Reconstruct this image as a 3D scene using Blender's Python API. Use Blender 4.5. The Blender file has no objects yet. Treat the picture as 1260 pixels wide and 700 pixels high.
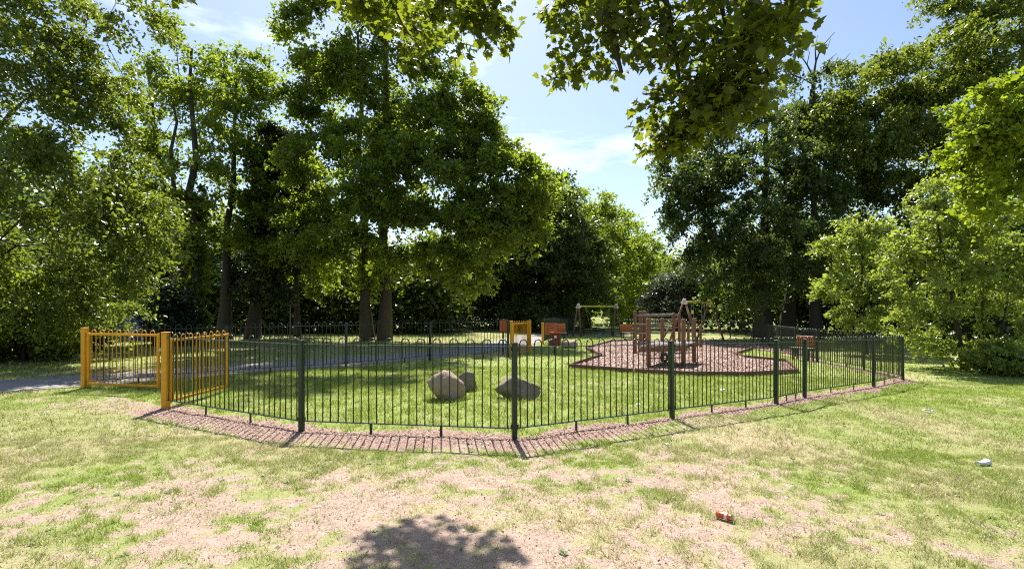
import bpy, math, random
import numpy as np
from mathutils import Vector, Matrix

random.seed(7)
SC = bpy.context.scene
COL = SC.collection
R = math.radians

# ------------------------------------------------------------------ camera
EYE = 1.54; F = 630.0; HZ = 377.0            # eye height (m), focal length and horizon in photo pixels
cam_d = bpy.data.cameras.new('camera'); cam = bpy.data.objects.new('camera', cam_d); COL.objects.link(cam)
cam.location = (0, 0, EYE); cam.rotation_euler = (R(90), 0, 0)
cam_d.sensor_width = 36; cam_d.lens = 18.0; cam_d.shift_y = 27 / 1260
cam_d.clip_start = 0.05; cam_d.clip_end = 2000
SC.camera = cam

# ------------------------------------------------------------------ sky + sun
SUN_EL = 56.0; SUN_AZ = -8.0                 # degrees; azimuth measured from +Y towards +X
w = bpy.data.worlds.new('World'); SC.world = w; w.use_nodes = True
wn = w.node_tree.nodes; wl = w.node_tree.links; wn.clear()
wo = wn.new('ShaderNodeOutputWorld'); bg = wn.new('ShaderNodeBackground')
sky = wn.new('ShaderNodeTexSky'); sky.sky_type = 'NISHITA'; sky.sun_disc = False
sky.sun_elevation = R(SUN_EL); sky.sun_rotation = R(SUN_AZ)
sky.altitude = 50; sky.air_density = 1.0; sky.dust_density = 1.0; sky.ozone_density = 1.4
tc = wn.new('ShaderNodeTexCoord')
mp = wn.new('ShaderNodeMapping'); mp.inputs['Scale'].default_value = (1.0, 1.0, 2.6)
nz = wn.new('ShaderNodeTexNoise'); nz.inputs['Scale'].default_value = 2.3; nz.inputs['Detail'].default_value = 7; nz.inputs['Roughness'].default_value = 0.58; nz.inputs['Distortion'].default_value = 0.25
cr = wn.new('ShaderNodeValToRGB'); cr.color_ramp.elements[0].position = 0.55; cr.color_ramp.elements[1].position = 0.78
mx = wn.new('ShaderNodeMix'); mx.data_type = 'RGBA'
mx.inputs['B'].default_value = (9.6, 10.2, 11.2, 1)
wl.new(tc.outputs['Generated'], mp.inputs['Vector']); wl.new(mp.outputs['Vector'], nz.inputs['Vector'])
wl.new(nz.outputs['Fac'], cr.inputs['Fac']); wl.new(cr.outputs['Color'], mx.inputs['Factor'])
wl.new(sky.outputs['Color'], mx.inputs['A']); wl.new(mx.outputs['Result'], bg.inputs['Color'])
bg.inputs['Strength'].default_value = 0.072
wl.new(bg.outputs['Background'], wo.inputs['Surface'])

sd = bpy.data.lights.new('sun', 'SUN'); sd.energy = 4.2; sd.angle = R(0.53); sd.color = (1.0, 0.965, 0.915)
so = bpy.data.objects.new('sun', sd); COL.objects.link(so)
_e = R(SUN_EL); _a = R(SUN_AZ)
SUNV = Vector((math.sin(_a) * math.cos(_e), math.cos(_a) * math.cos(_e), math.sin(_e)))
so.rotation_euler = SUNV.to_track_quat('Z', 'Y').to_euler(); so.location = (0, 0, 40)

vs = SC.view_settings; vs.view_transform = 'Standard'; vs.look = 'None'; vs.exposure = 1.35; vs.gamma = 1.0
vs.use_curve_mapping = False
cy = SC.cycles
cy.max_bounces = 6; cy.diffuse_bounces = 3; cy.glossy_bounces = 2; cy.transmission_bounces = 4; cy.transparent_max_bounces = 4
cy.use_denoising = False
cy.pixel_filter_type = 'BLACKMAN_HARRIS'; cy.filter_width = 1.15
cy.caustics_reflective = False; cy.caustics_refractive = False

# ------------------------------------------------------------------ terrain height and photo-measured placing
def gz(x, y):
    a = -0.035 * min(max(x, 0.0), 11.0)
    b = -0.015 * max(y - 16.0, 0.0)
    return max(a + b, -0.55)
def gzn(x, y):
    a = -0.035 * np.clip(x, 0, 11.0); b = -0.015 * np.maximum(y - 16.0, 0)
    return np.maximum(a + b, -0.55)
def G(px, py):
    """ground point measured at photo pixel (px,py)"""
    y = EYE * F / (py - HZ)
    for _ in range(25):
        x = (px - 630) / F * y
        y = (EYE - gz(x, y)) * F / (py - HZ)
    x = (px - 630) / F * y
    return Vector((x, y, gz(x, y)))
def W(px, py, Y):
    return Vector(((px - 630) / F * Y, Y, EYE + (HZ - py) / F * Y))

# ------------------------------------------------------------------ helpers: noise, meshes, materials
def vnoise(x, y, seed, s=1.0):
    rs = np.random.RandomState(seed); T = rs.rand(256, 256)
    x = np.asarray(x) / s + 1000.3; y = np.asarray(y) / s + 1000.7
    xi = np.floor(x).astype(int); yi = np.floor(y).astype(int); fx = x - xi; fy = y - yi
    fx = fx * fx * (3 - 2 * fx); fy = fy * fy * (3 - 2 * fy)
    a = T[xi & 255, yi & 255]; b = T[(xi + 1) & 255, yi & 255]; c = T[xi & 255, (yi + 1) & 255]; d = T[(xi + 1) & 255, (yi + 1) & 255]
    return (a * (1 - fx) + b * fx) * (1 - fy) + (c * (1 - fx) + d * fx) * fy
def fbm(x, y, seed, s=1.0, o=4):
    v = 0; t = 0; a = 1.0
    for k in range(o):
        v = v + a * vnoise(x, y, seed + k, s / 2 ** k); t += a; a *= 0.55
    return v / t

def np_mesh(name, verts, faces, n=3, attrs=None, smooth=False):
    me = bpy.data.meshes.new(name)
    verts = np.ascontiguousarray(verts, dtype=np.float32); faces = np.ascontiguousarray(faces, dtype=np.int32)
    me.vertices.add(len(verts)); me.vertices.foreach_set('co', verts.ravel())
    nf = len(faces); me.loops.add(nf * n); me.loops.foreach_set('vertex_index', faces.ravel())
    me.polygons.add(nf); me.polygons.foreach_set('loop_start', np.arange(0, nf * n, n, dtype=np.int32))
    me.polygons.foreach_set('loop_total', np.full(nf, n, dtype=np.int32))
    if smooth: me.polygons.foreach_set('use_smooth', np.ones(nf, dtype=bool))
    for k, v in (attrs or {}).items():
        at = me.attributes.new(k, 'FLOAT', 'POINT'); at.data.foreach_set('value', np.ascontiguousarray(v, dtype=np.float32))
    me.update(calc_edges=True)
    return me

class MB:
    """collects simple solids into one mesh"""
    def __init__(s): s.v = []; s.f = []
    def add(s, vs_, fs):
        o = len(s.v); s.v += [tuple(p) for p in vs_]; s.f += [tuple(i + o for i in f) for f in fs]; return s
    def box(s, c, d, rot=None, taper=1.0, bev=0.0):
        c = Vector(c); hx, hy, hz = d[0] / 2, d[1] / 2, d[2] / 2
        if bev <= 0:
            P = [Vector((x * hx * (taper if z > 0 else 1), y * hy * (taper if z > 0 else 1), z * hz)) for z in (-1, 1) for x, y in ((-1, -1), (1, -1), (1, 1), (-1, 1))]
            fs = [(3, 2, 1, 0), (4, 5, 6, 7), (0, 1, 5, 4), (1, 2, 6, 5), (2, 3, 7, 6), (3, 0, 4, 7)]
        else:
            b = min(bev, hx * .9, hy * .9, hz * .9); P = []; 
            for z, q in ((-hz, b), (-hz + b, 0), (hz - b, 0), (hz, b)):
                ix, iy = hx - q, hy - q
                bx = min(b, ix * .9); by = min(b, iy * .9)
                for x, y in ((-ix + bx, -iy), (ix - bx, -iy), (ix, -iy + by), (ix, iy - by), (ix - bx, iy), (-ix + bx, iy), (-ix, iy - by), (-ix, -iy + by)):
                    P.append(Vector((x, y, z)))
            fs = [tuple(reversed(range(8))), tuple(range(24, 32))]
            for k in range(3):
                for i in range(8): fs.append((k * 8 + i, k * 8 + (i + 1) % 8, k * 8 + 8 + (i + 1) % 8, k * 8 + 8 + i))
        if rot is not None: P = [rot @ p for p in P]
        return s.add([p + c for p in P], fs)
    def bar(s, a, b, wdt, hgt, bev=0.0):
        """box beam from a to b, wdt sideways, hgt upwards"""
        a = Vector(a); b = Vector(b); d = b - a; L = d.length; x = d.normalized()
        up = Vector((0, 0, 1)) if abs(x.z) < .95 else Vector((0, 1, 0))
        y = up.cross(x).normalized(); z = x.cross(y)
        m = Matrix((x, y, z)).transposed()
        return s.box((a + b) / 2, (L, wdt, hgt), m, bev=bev)
    def tube(s, pts, rad, n=8, cap=True):
        pts = [Vector(p) for p in pts]; rad = rad if hasattr(rad, '__len__') else [rad] * len(pts)
        vs_ = []; pr = None
        for i, p in enumerate(pts):
            t = (pts[min(i + 1, len(pts) - 1)] - pts[max(i - 1, 0)]).normalized()
            if pr is None:
                ref = Vector((0, 0, 1)) if abs(t.z) < .9 else Vector((1, 0, 0))
                u = t.cross(ref).normalized()
            else:
                u = (pr - t * pr.dot(t)).normalized()
            pr = u; v = t.cross(u)
            for k in range(n):
                a = 2 * math.pi * k / n; vs_.append(p + (u * math.cos(a) + v * math.sin(a)) * rad[i])
        fs = []
        for i in range(len(pts) - 1):
            for k in range(n): fs.append((i * n + k, i * n + (k + 1) % n, (i + 1) * n + (k + 1) % n, (i + 1) * n + k))
        if cap:
            fs.append(tuple(reversed(range(n)))); fs.append(tuple((len(pts) - 1) * n + k for k in range(n)))
        return s.add(vs_, fs)
    def mesh(s, name, smooth=False):
        me = bpy.data.meshes.new(name); me.from_pydata(s.v, [], s.f); me.update()
        if smooth: me.polygons.foreach_set('use_smooth', np.ones(len(me.polygons), dtype=bool))
        return me
    def build(s, name, mat, parent=None, smooth=False):
        return obj(name, s.mesh(name, smooth), mat, parent)

def obj(name, me, mat, parent=None):
    o = bpy.data.objects.new(name, me); COL.objects.link(o)
    if mat is not None and len(me.materials) == 0: me.materials.append(mat)
    if parent is not None: o.parent = parent
    return o
def tag(o, label, cat, group=None, kind=None):
    o['label'] = label; o['category'] = cat
    if group: o['group'] = group
    if kind: o['kind'] = kind
    return o
def thing(name, label, cat, loc=(0, 0, 0), rz=0, group=None):
    o = bpy.data.objects.new(name, None); COL.objects.link(o); o.location = loc; o.rotation_euler = (0, 0, rz)
    o.empty_display_size = 0.2
    return tag(o, label, cat, group)

class NT:
    def __init__(s, name):
        s.m = bpy.data.materials.new(name); s.m.use_nodes = True; s.t = s.m.node_tree; s.t.nodes.clear()
        s.out = s.n('ShaderNodeOutputMaterial')
    def n(s, t, **k):
        nd = s.t.nodes.new(t)
        for a, b in k.items():
            if a in nd.inputs: nd.inputs[a].default_value = b
            else: setattr(nd, a, b)
        return nd
    def l(s, a, b): s.t.links.new(a, b)
    def noise(s, scale, detail=4, rough=.6, vec=None, coord='Object'):
        nd = s.n('ShaderNodeTexNoise'); nd.inputs['Scale'].default_value = scale; nd.inputs['Detail'].default_value = detail; nd.inputs['Roughness'].default_value = rough
        if vec is None:
            c = s.n('ShaderNodeTexCoord'); vec = c.outputs[coord]
        s.l(vec, nd.inputs['Vector']); return nd.outputs['Fac']
    def ramp(s, fac, stops):
        r = s.n('ShaderNodeValToRGB'); e = r.color_ramp.elements
        while len(e) < len(stops): e.new(0.5)
        for i, (p, c) in enumerate(stops):
            e[i].position = p; e[i].color = (*c, 1) if len(c) == 3 else c
        s.l(fac, r.inputs['Fac']); return r.outputs['Color']
    def mix(s, fac, a, b):
        m = s.n('ShaderNodeMix', data_type='RGBA')
        for sock, v in (('Factor', fac), ('A', a), ('B', b)):
            i = m.inputs[sock]
            if hasattr(v, 'is_linked'): s.l(v, i)
            else: i.default_value = (*v, 1) if isinstance(v, tuple) else v
        return m.outputs['Result']
    def math(s, op, a, b=0.0):
        m = s.n('ShaderNodeMath', operation=op)
        for i, v in enumerate((a, b)):
            if hasattr(v, 'is_linked'): s.l(v, m.inputs[i])
            else: m.inputs[i].default_value = v
        return m.outputs[0]
    def attr(s, name):
        return s.n('ShaderNodeAttribute', attribute_name=name).outputs['Fac']
    def bump(s, h, st=.3, d=.01):
        b = s.n('ShaderNodeBump'); b.inputs['Strength'].default_value = st; b.inputs['Distance'].default_value = d
        s.l(h, b.inputs['Height']); return b.outputs['Normal']
    def pbr(s, col, rough=.6, spec=.4, normal=None, metal=0.0):
        p = s.n('ShaderNodeBsdfPrincipled')
        if hasattr(col, 'is_linked'): s.l(col, p.inputs['Base Color'])
        else: p.inputs['Base Color'].default_value = (*col, 1)
        if hasattr(rough, 'is_linked'): s.l(rough, p.inputs['Roughness'])
        else: p.inputs['Roughness'].default_value = rough
        p.inputs['Specular IOR Level'].default_value = spec; p.inputs['Metallic'].default_value = metal
        if normal is not None: s.l(normal, p.inputs['Normal'])
        return p.outputs['BSDF']
    def done(s, sh): s.l(sh, s.out.inputs['Surface']); return s.m

def leaf_mat(name, dark, mid, light, trans, tfac=.42, rough=.42, spec=.45):
    t = NT(name); r = t.attr('rnd')
    c = t.ramp(r, [(0, dark), (.5, mid), (1, light)])
    tcol = t.mix(.55, c, trans)
    p = t.pbr(c, rough, spec)
    tr = t.n('ShaderNodeBsdfTranslucent'); t.l(tcol, tr.inputs['Color'])
    m = t.n('ShaderNodeMixShader'); m.inputs[0].default_value = tfac; t.l(p, m.inputs[1]); t.l(tr.outputs[0], m.inputs[2])
    return t.done(m.outputs[0])

def simple(name, c1, c2, scale=6, rough=.6, spec=.4, bump=.2, bd=.004, metal=0.0):
    t = NT(name); nf = t.noise(scale, 5, .65)
    c = t.ramp(nf, [(.3, c1), (.7, c2)])
    nb = t.noise(scale * 6, 4, .6)
    return t.done(t.pbr(c, rough, spec, t.bump(nb, bump, bd), metal))

M = {}
M['green_paint'] = simple('green_paint', (.004, .018, .011), (.008, .027, .016), 9, .36, .5, .06)
M['yellow_paint'] = simple('yellow_paint', (.74, .36, .010), (.62, .28, .010), 7, .45, .4, .1)
t = NT('yellow_paint'); n1 = t.noise(7, 5, .65); n2 = t.noise(26, 6, .75); n3 = t.noise(3, 3)
c = t.ramp(n1, [(.3, (.74, .36, .010)), (.7, (.60, .27, .010))])
c = t.mix(t.ramp(t.math('ADD', t.math('MULTIPLY', n2, .75), t.math('MULTIPLY', n3, .25)), [(.60, (0, 0, 0)), (.66, (1, 1, 1))]), c, (.16, .06, .02))
M['yellow_paint'] = t.done(t.pbr(c, .5, .4, t.bump(n2, .15, .003)))
M['orange_board'] = simple('orange_board', (.52, .13, .02), (.40, .09, .018), 5, .5, .4, .1)
M['red_board'] = simple('red_board', (.20, .045, .02), (.13, .03, .016), 6, .6, .3, .15)
M['beam_yellow'] = simple('beam_yellow', (.66, .56, .06), (.52, .48, .08), 6, .45, .4, .1)
M['steel'] = simple('steel', (.45, .45, .45), (.32, .32, .33), 10, .35, .5, .1, metal=.8)
M['pale_cap'] = simple('pale_cap', (.72, .68, .68), (.6, .56, .57), 6, .4, .5, .1)
M['rubber'] = simple('rubber', (.018, .018, .02), (.03, .03, .032), 10, .6, .3, .2)
def wood_mat(name, a, b, c):
    t = NT(name); tcn = t.n('ShaderNodeTexCoord'); mpn = t.n('ShaderNodeMapping'); mpn.inputs['Scale'].default_value = (14, 14, 1.6)
    t.l(tcn.outputs['Object'], mpn.inputs['Vector'])
    n1 = t.noise(3.0, 6, .7, mpn.outputs['Vector']); n2 = t.noise(2.2, 3)
    col = t.mix(t.math('MULTIPLY', n2, .6), t.ramp(n1, [(.3, a), (.6, b)]), c)
    return t.done(t.pbr(col, .75, .25, t.bump(n1, .4, .006)))
M['post_wood'] = wood_mat('post_wood', (.09, .038, .018), (.21, .098, .05), (.28, .17, .105))
M['grey_wood'] = wood_mat('grey_wood', (.10, .085, .07), (.22, .19, .16), (.16, .14, .12))
M['edge_wood'] = wood_mat('edge_wood', (.07, .032, .02), (.15, .07, .045), (.2, .12, .085))
M['bark'] = wood_mat('bark', (.022, .018, .013), (.06, .048, .036), (.04, .042, .026))
M['bark_warm'] = wood_mat('bark_warm', (.035, .024, .015), (.10, .066, .042), (.05, .047, .028))
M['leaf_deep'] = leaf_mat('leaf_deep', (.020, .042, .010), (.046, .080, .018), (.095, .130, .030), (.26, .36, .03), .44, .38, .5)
M['leaf_mid'] = leaf_mat('leaf_mid', (.030, .058, .010), (.074, .118, .018), (.165, .21, .028), (.52, .66, .03), .55, .40, .5)
M['leaf_olive'] = leaf_mat('leaf_olive', (.036, .060, .011), (.082, .122, .020), (.165, .20, .04), (.40, .49, .03), .49, .36, .5)
M['leaf_fresh'] = leaf_mat('leaf_fresh', (.070, .115, .018), (.14, .20, .034), (.25, .30, .085), (.55, .66, .05), .50, .34, .9)
M['leaf_lime'] = leaf_mat('leaf_lime', (.075, .13, .010), (.15, .23, .014), (.28, .29, .025), (.50, .62, .02), .50)
M['leaf_silver'] = leaf_mat('leaf_silver', (.06, .08, .05), (.12, .145, .095), (.24, .26, .19), (.25, .32, .12), .3, .30, .9)
M['leaf_maple'] = leaf_mat('leaf_maple', (.020, .038, .007), (.038, .062, .009), (.085, .11, .014), (.42, .50, .02), .52, .42, .4)
M['leaf_ivy'] = leaf_mat('leaf_ivy', (.012, .025, .009), (.022, .042, .014), (.042, .07, .022), (.09, .15, .02), .3, .36, .6)

# ------------------------------------------------------------------ plan of the place (metres)
def P2(v): return (v[0], v[1])
NEARF = [(204, 502), (371, 530), (633, 540), (827, 514), (955, 497), (990, 489), (1075, 476)]
near_pts = [P2(G(*p)) for p in NEARF] + [(10.0, 13.1)]
side_pts = [(10.0, 13.1), (10.45, 15.2), (10.6, 17.8)]
far_pts = [(10.6, 17.8), (11.3, 20.4), (12.1, 23.0), (12.9, 25.6), (13.8, 28.2), (14.6, 31.0), (14.6, 34.2), (12.4, 35.9), (9.8, 36.8), (7.2, 36.9), (5.0, 35.6), (3.6, 33.3), (2.9, 30.6), (2.3, 28.0), (1.8, 25.4), (1.37, 22.8)]
gp_far = (-8.07, 9.67)                         # far yellow gate post
back_pts = [gp_far, (-6.35, 11.4), (-4.15, 12.8), (-2.35, 14.65), (-0.12, 15.65)]
path_c = [(-30, 2.5), (-18, 6.6), (-13, 8.3), (-10.2, 9.7), (-8.4, 11.0), (-6.6, 12.7), (-4.6, 14.4), (-2.6, 16.5), (-1.0, 19.5), (0.0, 23), (.6, 26.5), (1.3, 30), (2.4, 34.2), (5.2, 38.2), (10, 40.0), (20, 41.5), (40, 44)]
mulch_px = [(700, 453), (740, 439.5), (721, 430), (752, 421), (800, 418), (880, 418.5), (930, 422), (985, 431), (1012, 441), (975, 436), (925, 430), (905, 437), (917, 441), (968, 446), (982, 459), (920, 463), (860, 463), (780, 459)]
mulch = [P2(G(*p)) for p in mulch_px]

def poly_dist(x, y, pts):
    d = np.full(np.shape(x), 1e9)
    for (ax, ay), (bx, by) in zip(pts[:-1], pts[1:]):
        dx, dy = bx - ax, by - ay; t = np.clip(((x - ax) * dx + (y - ay) * dy) / (dx * dx + dy * dy), 0, 1)
        d = np.minimum(d, np.hypot(x - ax - t * dx, y - ay - t * dy))
    return d
def inside(x, y, poly):
    c = np.zeros(np.shape(x), bool); n = len(poly)
    for i in range(n):
        (x1, y1), (x2, y2) = poly[i], poly[(i + 1) % n]
        cond = ((y1 > y) != (y2 > y)) & (x < (x2 - x1) * (y - y1) / (y2 - y1 + 1e-12) + x1); c ^= cond
    return c
yard = near_pts + side_pts[1:] + far_pts[1:] + [(.57, 17.2)] + list(reversed(back_pts))
PN = [near_pts[0]] + near_pts[1:] + side_pts[1:]

def cover(x, y):
    """grass cover 0..1, dryness 0..1, bark strip 0..1 as worn into the place"""
    x = np.asarray(x, float); y = np.asarray(y, float)
    inn = inside(x, y, yard)
    n1 = fbm(x, y, 11, .95, 5); n2 = fbm(x, y, 31, .45, 4); n3 = fbm(x, y, 51, 4.0, 3)
    # the trodden ground between the path mouth and the viewer is barest
    worn = np.exp(-(((x + .3) / 2.6) ** 2 + ((y - 3.6) / 1.5) ** 2)) * .34 + np.exp(-(((x + 2.6) / 1.6) ** 2 + ((y - 3.4) / .8) ** 2)) * .15 + np.exp(-(((x + 6.3) / .9) ** 2 + ((y - 8.2) / .55) ** 2)) * .4 + np.exp(-(((x - 1.9) / 1.1) ** 2 + ((y - 4.6) / .8) ** 2)) * .12
    n4 = fbm(x, y, 131, .16, 3)
    n5 = fbm(x, y, 231, .07, 2)
    cov = np.clip((n1 * .45 + n2 * .62 + n4 * .62 + (n5 - .5) * .8 + .10 + n3 * .2 - worn * .62 - .74) * 2.4 + np.clip(x - 2.0, 0, 3) * .20 + np.clip(-x - 3, 0, 3) * .05 + np.clip(y - 5, 0, 2) * .10, 0, 1)
    cov = np.clip(cov * .88 + .12 + .25 * np.clip(n4 - .55, 0, 1), 0, 1)
    dry = np.clip(.41 - .05 * np.clip(x - 1.5, 0, 3) - .03 * np.clip(-x - 2, 0, 3) + (fbm(x, y, 71, 1.1, 4) - .45) * 1.5 + (1 - cov) * .30 - np.clip(x - 3, 0, 4) * .03, 0, 1)
    cov = np.where(inn, np.clip(.75 + (n1 - .4) * 1.2, .55, 1), cov)
    dry = np.where(inn, np.clip(.10 + (n2 - .5) * .5 + (n1 - .5) * .3, 0, .4), dry)
    fy = 18.0
    cov = np.where((y > fy) & ~inn, np.clip(.8 + (n1 - .5), .4, 1), cov)
    d = poly_dist(x, y, PN); 
    wid = np.where(inn, .20, .56 - .13 * np.clip(x - .4, 0, 2.2)) + (n2 - .5) * .45 + (n1 - .5) * .5
    strip = np.clip((wid - d) / .10, 0, 1)
    strip = np.maximum(strip, .75 * np.clip((.30 + (n2 - .5) * .4 - poly_dist(x, y, side_pts + far_pts[1:4])) / .12, 0, 1))
    cov = cov * (1 - .9 * strip)
    return cov, dry, strip

# ------------------------------------------------------------------ ground
xs = np.unique(np.concatenate([np.sinh(np.linspace(-4.6, 4.6, 241)) * 4.6, np.linspace(-7, 11, 181)])); xs = xs[np.abs(xs) < 215]
ys = np.unique(np.concatenate([np.linspace(-12, 2, 24), np.linspace(2, 9, 110), np.linspace(9, 20, 80), np.geomspace(20, 420, 60)]))
gx, gy = np.meshgrid(xs, ys)
cov, dry, strip = cover(gx, gy)
hz_ = gzn(gx, gy)
nearw = np.exp(-np.maximum(gy - 9, 0) / 4)
hz_ = hz_ + nearw * ((fbm(gx, gy, 5, .5, 4) - .5) * .035 * (poly_dist(gx, gy, path_c) > 1.3) + .004 * cov)
V = np.stack([gx, gy, hz_], -1).reshape(-1, 3)
ny, nx = gx.shape; idx = np.arange(nx * ny).reshape(ny, nx)
Q = np.stack([idx[:-1, :-1], idx[:-1, 1:], idx[1:, 1:], idx[1:, :-1]], -1).reshape(-1, 4)
t = NT('ground_soil_grass')
ac, ad, as_ = t.attr('cov'), t.attr('dry'), t.attr('strip')
f1, f2, f3 = t.noise(7, 6, .7), t.noise(60, 4, .65), t.noise(230, 2, .6)
dirt = t.ramp(f1, [(.3, (.35, .245, .19)), (.52, (.45, .33, .265)), (.75, (.53, .41, .34))])
dirt = t.mix(t.math('MULTIPLY', t.ramp(f2, [(.35, (0, 0, 0)), (.7, (1, 1, 1))]), .55), dirt, (.25, .17, .13))
green = t.ramp(f2, [(.3, (.16, .22, .038)), (.7, (.29, .335, .10))])
straw = t.ramp(f3, [(.3, (.30, .235, .125)), (.7, (.52, .43, .27))])
turf = t.mix(t.math('MULTIPLY', ad, .9), green, straw)
f4 = t.noise(22, 4, .7)
edge = t.math('ADD', t.math('ADD', ac, t.math('MULTIPLY', t.math('SUBTRACT', f2, .5), 1.1)), t.math('MULTIPLY', t.math('SUBTRACT', f4, .5), 1.5))
msk = t.ramp(edge, [(.28, (0, 0, 0)), (.62, (1, 1, 1))])
c = t.mix(msk, dirt, turf)
bark = t.ramp(t.noise(95, 3, .7), [(.3, (.15, .09, .066)), (.5, (.33, .22, .17)), (.7, (.48, .35, .285))])
c = t.mix(as_, c, bark)
h = t.math('ADD', f2, t.math('MULTIPLY', f3, .5))
M['ground'] = t.done(t.pbr(c, .95, .1, t.bump(h, .7, .02)))
g = obj('ground', np_mesh('ground', V, Q, 4, {'cov': cov.ravel(), 'dry': dry.ravel(), 'strip': strip.ravel()}, True), M['ground'])
g['kind'] = 'structure'; g['label'] = 'patchy dry grass and bare soil of the park ground'

def smooth_line(pts, n=6):
    out = []
    P = [Vector((*p, 0)) for p in pts]
    for i in range(len(P) - 1):
        a, b, c_, d = P[max(i - 1, 0)], P[i], P[i + 1], P[min(i + 2, len(P) - 1)]
        for k in range(n):
            s = k / n
            out.append(.5 * ((2 * b) + (c_ - a) * s + (2 * a - 5 * b + 4 * c_ - d) * s * s + (3 * b - a - 3 * c_ + d) * s ** 3))
    out.append(P[-1]); return out
pc = smooth_line(path_c, 8)
vv = []; ff = []
for i, p in enumerate(pc):
    tdir = (pc[min(i + 1, len(pc) - 1)] - pc[max(i - 1, 0)]).normalized(); nrm = Vector((-tdir.y, tdir.x, 0))
    for s in (-1.02, -1.0, -.4, .4, 1.0, 1.02):
        wv = s * 1.05 + (.05 * math.sin(i * 1.7) if abs(s) >= 1 else 0)
        q = p + nrm * wv; vv.append((q.x, q.y, gz(q.x, q.y) + (.026 - .006 * abs(s) if abs(s) <= 1 else -.05)))
    if i: 
        for k in range(5): o = (i - 1) * 6 + k; ff.append((o, o + 1, o + 7, o + 6))
t = NT('asphalt_path'); n1 = t.noise(3, 5, .6); n2 = t.noise(150, 3, .6)
c = t.mix(t.math('MULTIPLY', n2, .5), t.ramp(n1, [(.3, (.17, .158, .142)), (.7, (.27, .25, .225))]), (.36, .335, .30))
M['asphalt'] = t.done(t.pbr(c, .85, .25, t.bump(n2, .4, .004)))
me = bpy.data.meshes.new('path'); me.from_pydata(vv, [], ff); me.update()
pth = obj('path', me, M['asphalt']); pth['kind'] = 'structure'; pth['label'] = 'grey asphalt footpath curving behind the railings'

# mulch bed: a raised sheet of bark, and its chips
def tri_fill(poly, zoff, name, mat):
    import bmesh
    bm = bmesh.new(); vs_ = [bm.verts.new((x, y, gz(x, y) + zoff)) for x, y in poly]
    f = bm.faces.new(vs_); bmesh.ops.triangulate(bm, faces=[f])
    bmesh.ops.subdivide_edges(bm, edges=bm.edges[:], cuts=3, use_grid_fill=True)
    for v in bm.verts: v.co.z = gz(v.co.x, v.co.y) + zoff
    bmesh.ops.recalc_face_normals(bm, faces=bm.faces[:])
    m_ = bpy.data.meshes.new(name); bm.to_mesh(m_); bm.free(); return obj(name, m_, mat)
t = NT('bark_mulch'); v1 = t.n('ShaderNodeTexVoronoi'); v1.inputs['Scale'].default_value = 24; tcn = t.n('ShaderNodeTexCoord'); t.l(tcn.outputs['Object'], v1.inputs['Vector'])
n1 = t.noise(1.2, 4)
c = t.ramp(v1.outputs['Color'], [(.2, (.10, .048, .034)), (.5, (.24, .125, .09)), (.85, (.38, .22, .17))])
c = t.mix(t.math('MULTIPLY', n1, .5), c, (.24, .135, .10))
M['mulch'] = t.done(t.pbr(c, .9, .15, t.bump(v1.outputs['Distance'], .8, .03)))
mb_ = tri_fill(mulch, .03, 'bark_bed', M['mulch']); mb_['kind'] = 'structure'; mb_['label'] = 'reddish bark mulch bed under the climbing frame'

rng = np.random.RandomState(3)
def chips(n, sampler, size, name, label, mat, zoff, parent=None):
    x, y = sampler(n); n = len(x)
    z = gzn(x, y) + zoff
    L = size * rng.uniform(.5, 1.4, n); Wd = L * rng.uniform(.3, .6, n); a = rng.uniform(0, 6.28, n); ti = rng.normal(0, .35, (n, 2))
    ux, uy = np.cos(a), np.sin(a)
    q = []
    for sx, sy, top in ((-1, -1, 0), (1, -.8, 0), (.9, 1, 0), (-1, .8, 0), (0, 0, 1)):
        lx = sx * L / 2; ly = sy * Wd / 2
        q.append(np.stack([x + lx * ux - ly * uy, y + lx * uy + ly * ux, z + lx * ti[:, 0] + ly * ti[:, 1] + top * Wd * .35 + .004], -1))
    V_ = np.stack(q, 1).reshape(-1, 3); b = np.arange(n)[:, None] * 5
    T = np.concatenate([b + np.array(f) for f in ((0, 1, 4), (1, 2, 4), (2, 3, 4), (3, 0, 4))], 1).reshape(-1, 3)
    rr = np.repeat(rng.rand(n), 5)
    o = obj(name, np_mesh(name, V_, T, 3, {'rnd': rr}), mat, parent); o['kind'] = 'stuff'; o['label'] = label
    return o
t = NT('bark_chip'); c = t.ramp(t.attr('rnd'), [(0, (.10, .052, .037)), (.45, (.28, .165, .12)), (.8, (.46, .32, .26)), (1, (.66, .53, .46))])
M['chip'] = t.done(t.pbr(c, .8, .25))
mx0, mx1 = min(p[0] for p in mulch), max(p[0] for p in mulch); my0, my1 = min(p[1] for p in mulch), max(p[1] for p in mulch)
def s_mulch(n):
    x = rng.uniform(mx0, mx1, n * 2); y = my0 + (my1 - my0) * rng.rand(n * 2) ** 1.5; k = inside(x, y, mulch); return x[k][:n], y[k][:n]
chips(46000, s_mulch, .060, 'bark_chips', 'loose bark chips of the mulch bed', M['chip'], .032)['category'] = 'bark chips'
def s_strip(n):
    seg = PN[:-1]; i = rng.randint(0, len(PN) - 1, n * 3); s = rng.rand(n * 3)
    A = np.array(PN[:-1])[i]; B = np.array(PN[1:])[i]; p = A + (B - A) * s[:, None] + rng.normal(0, .42, (n * 3, 2))
    k = rng.rand(n * 3) < cover(p[:, 0], p[:, 1])[2] - .2; return p[k, 0][:n], p[k, 1][:n]
chips(16000, s_strip, .020, 'bark_litter', 'pinkish bark litter in the bare strip below the railings', M['chip'], .006)['category'] = 'bark litter'

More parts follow.
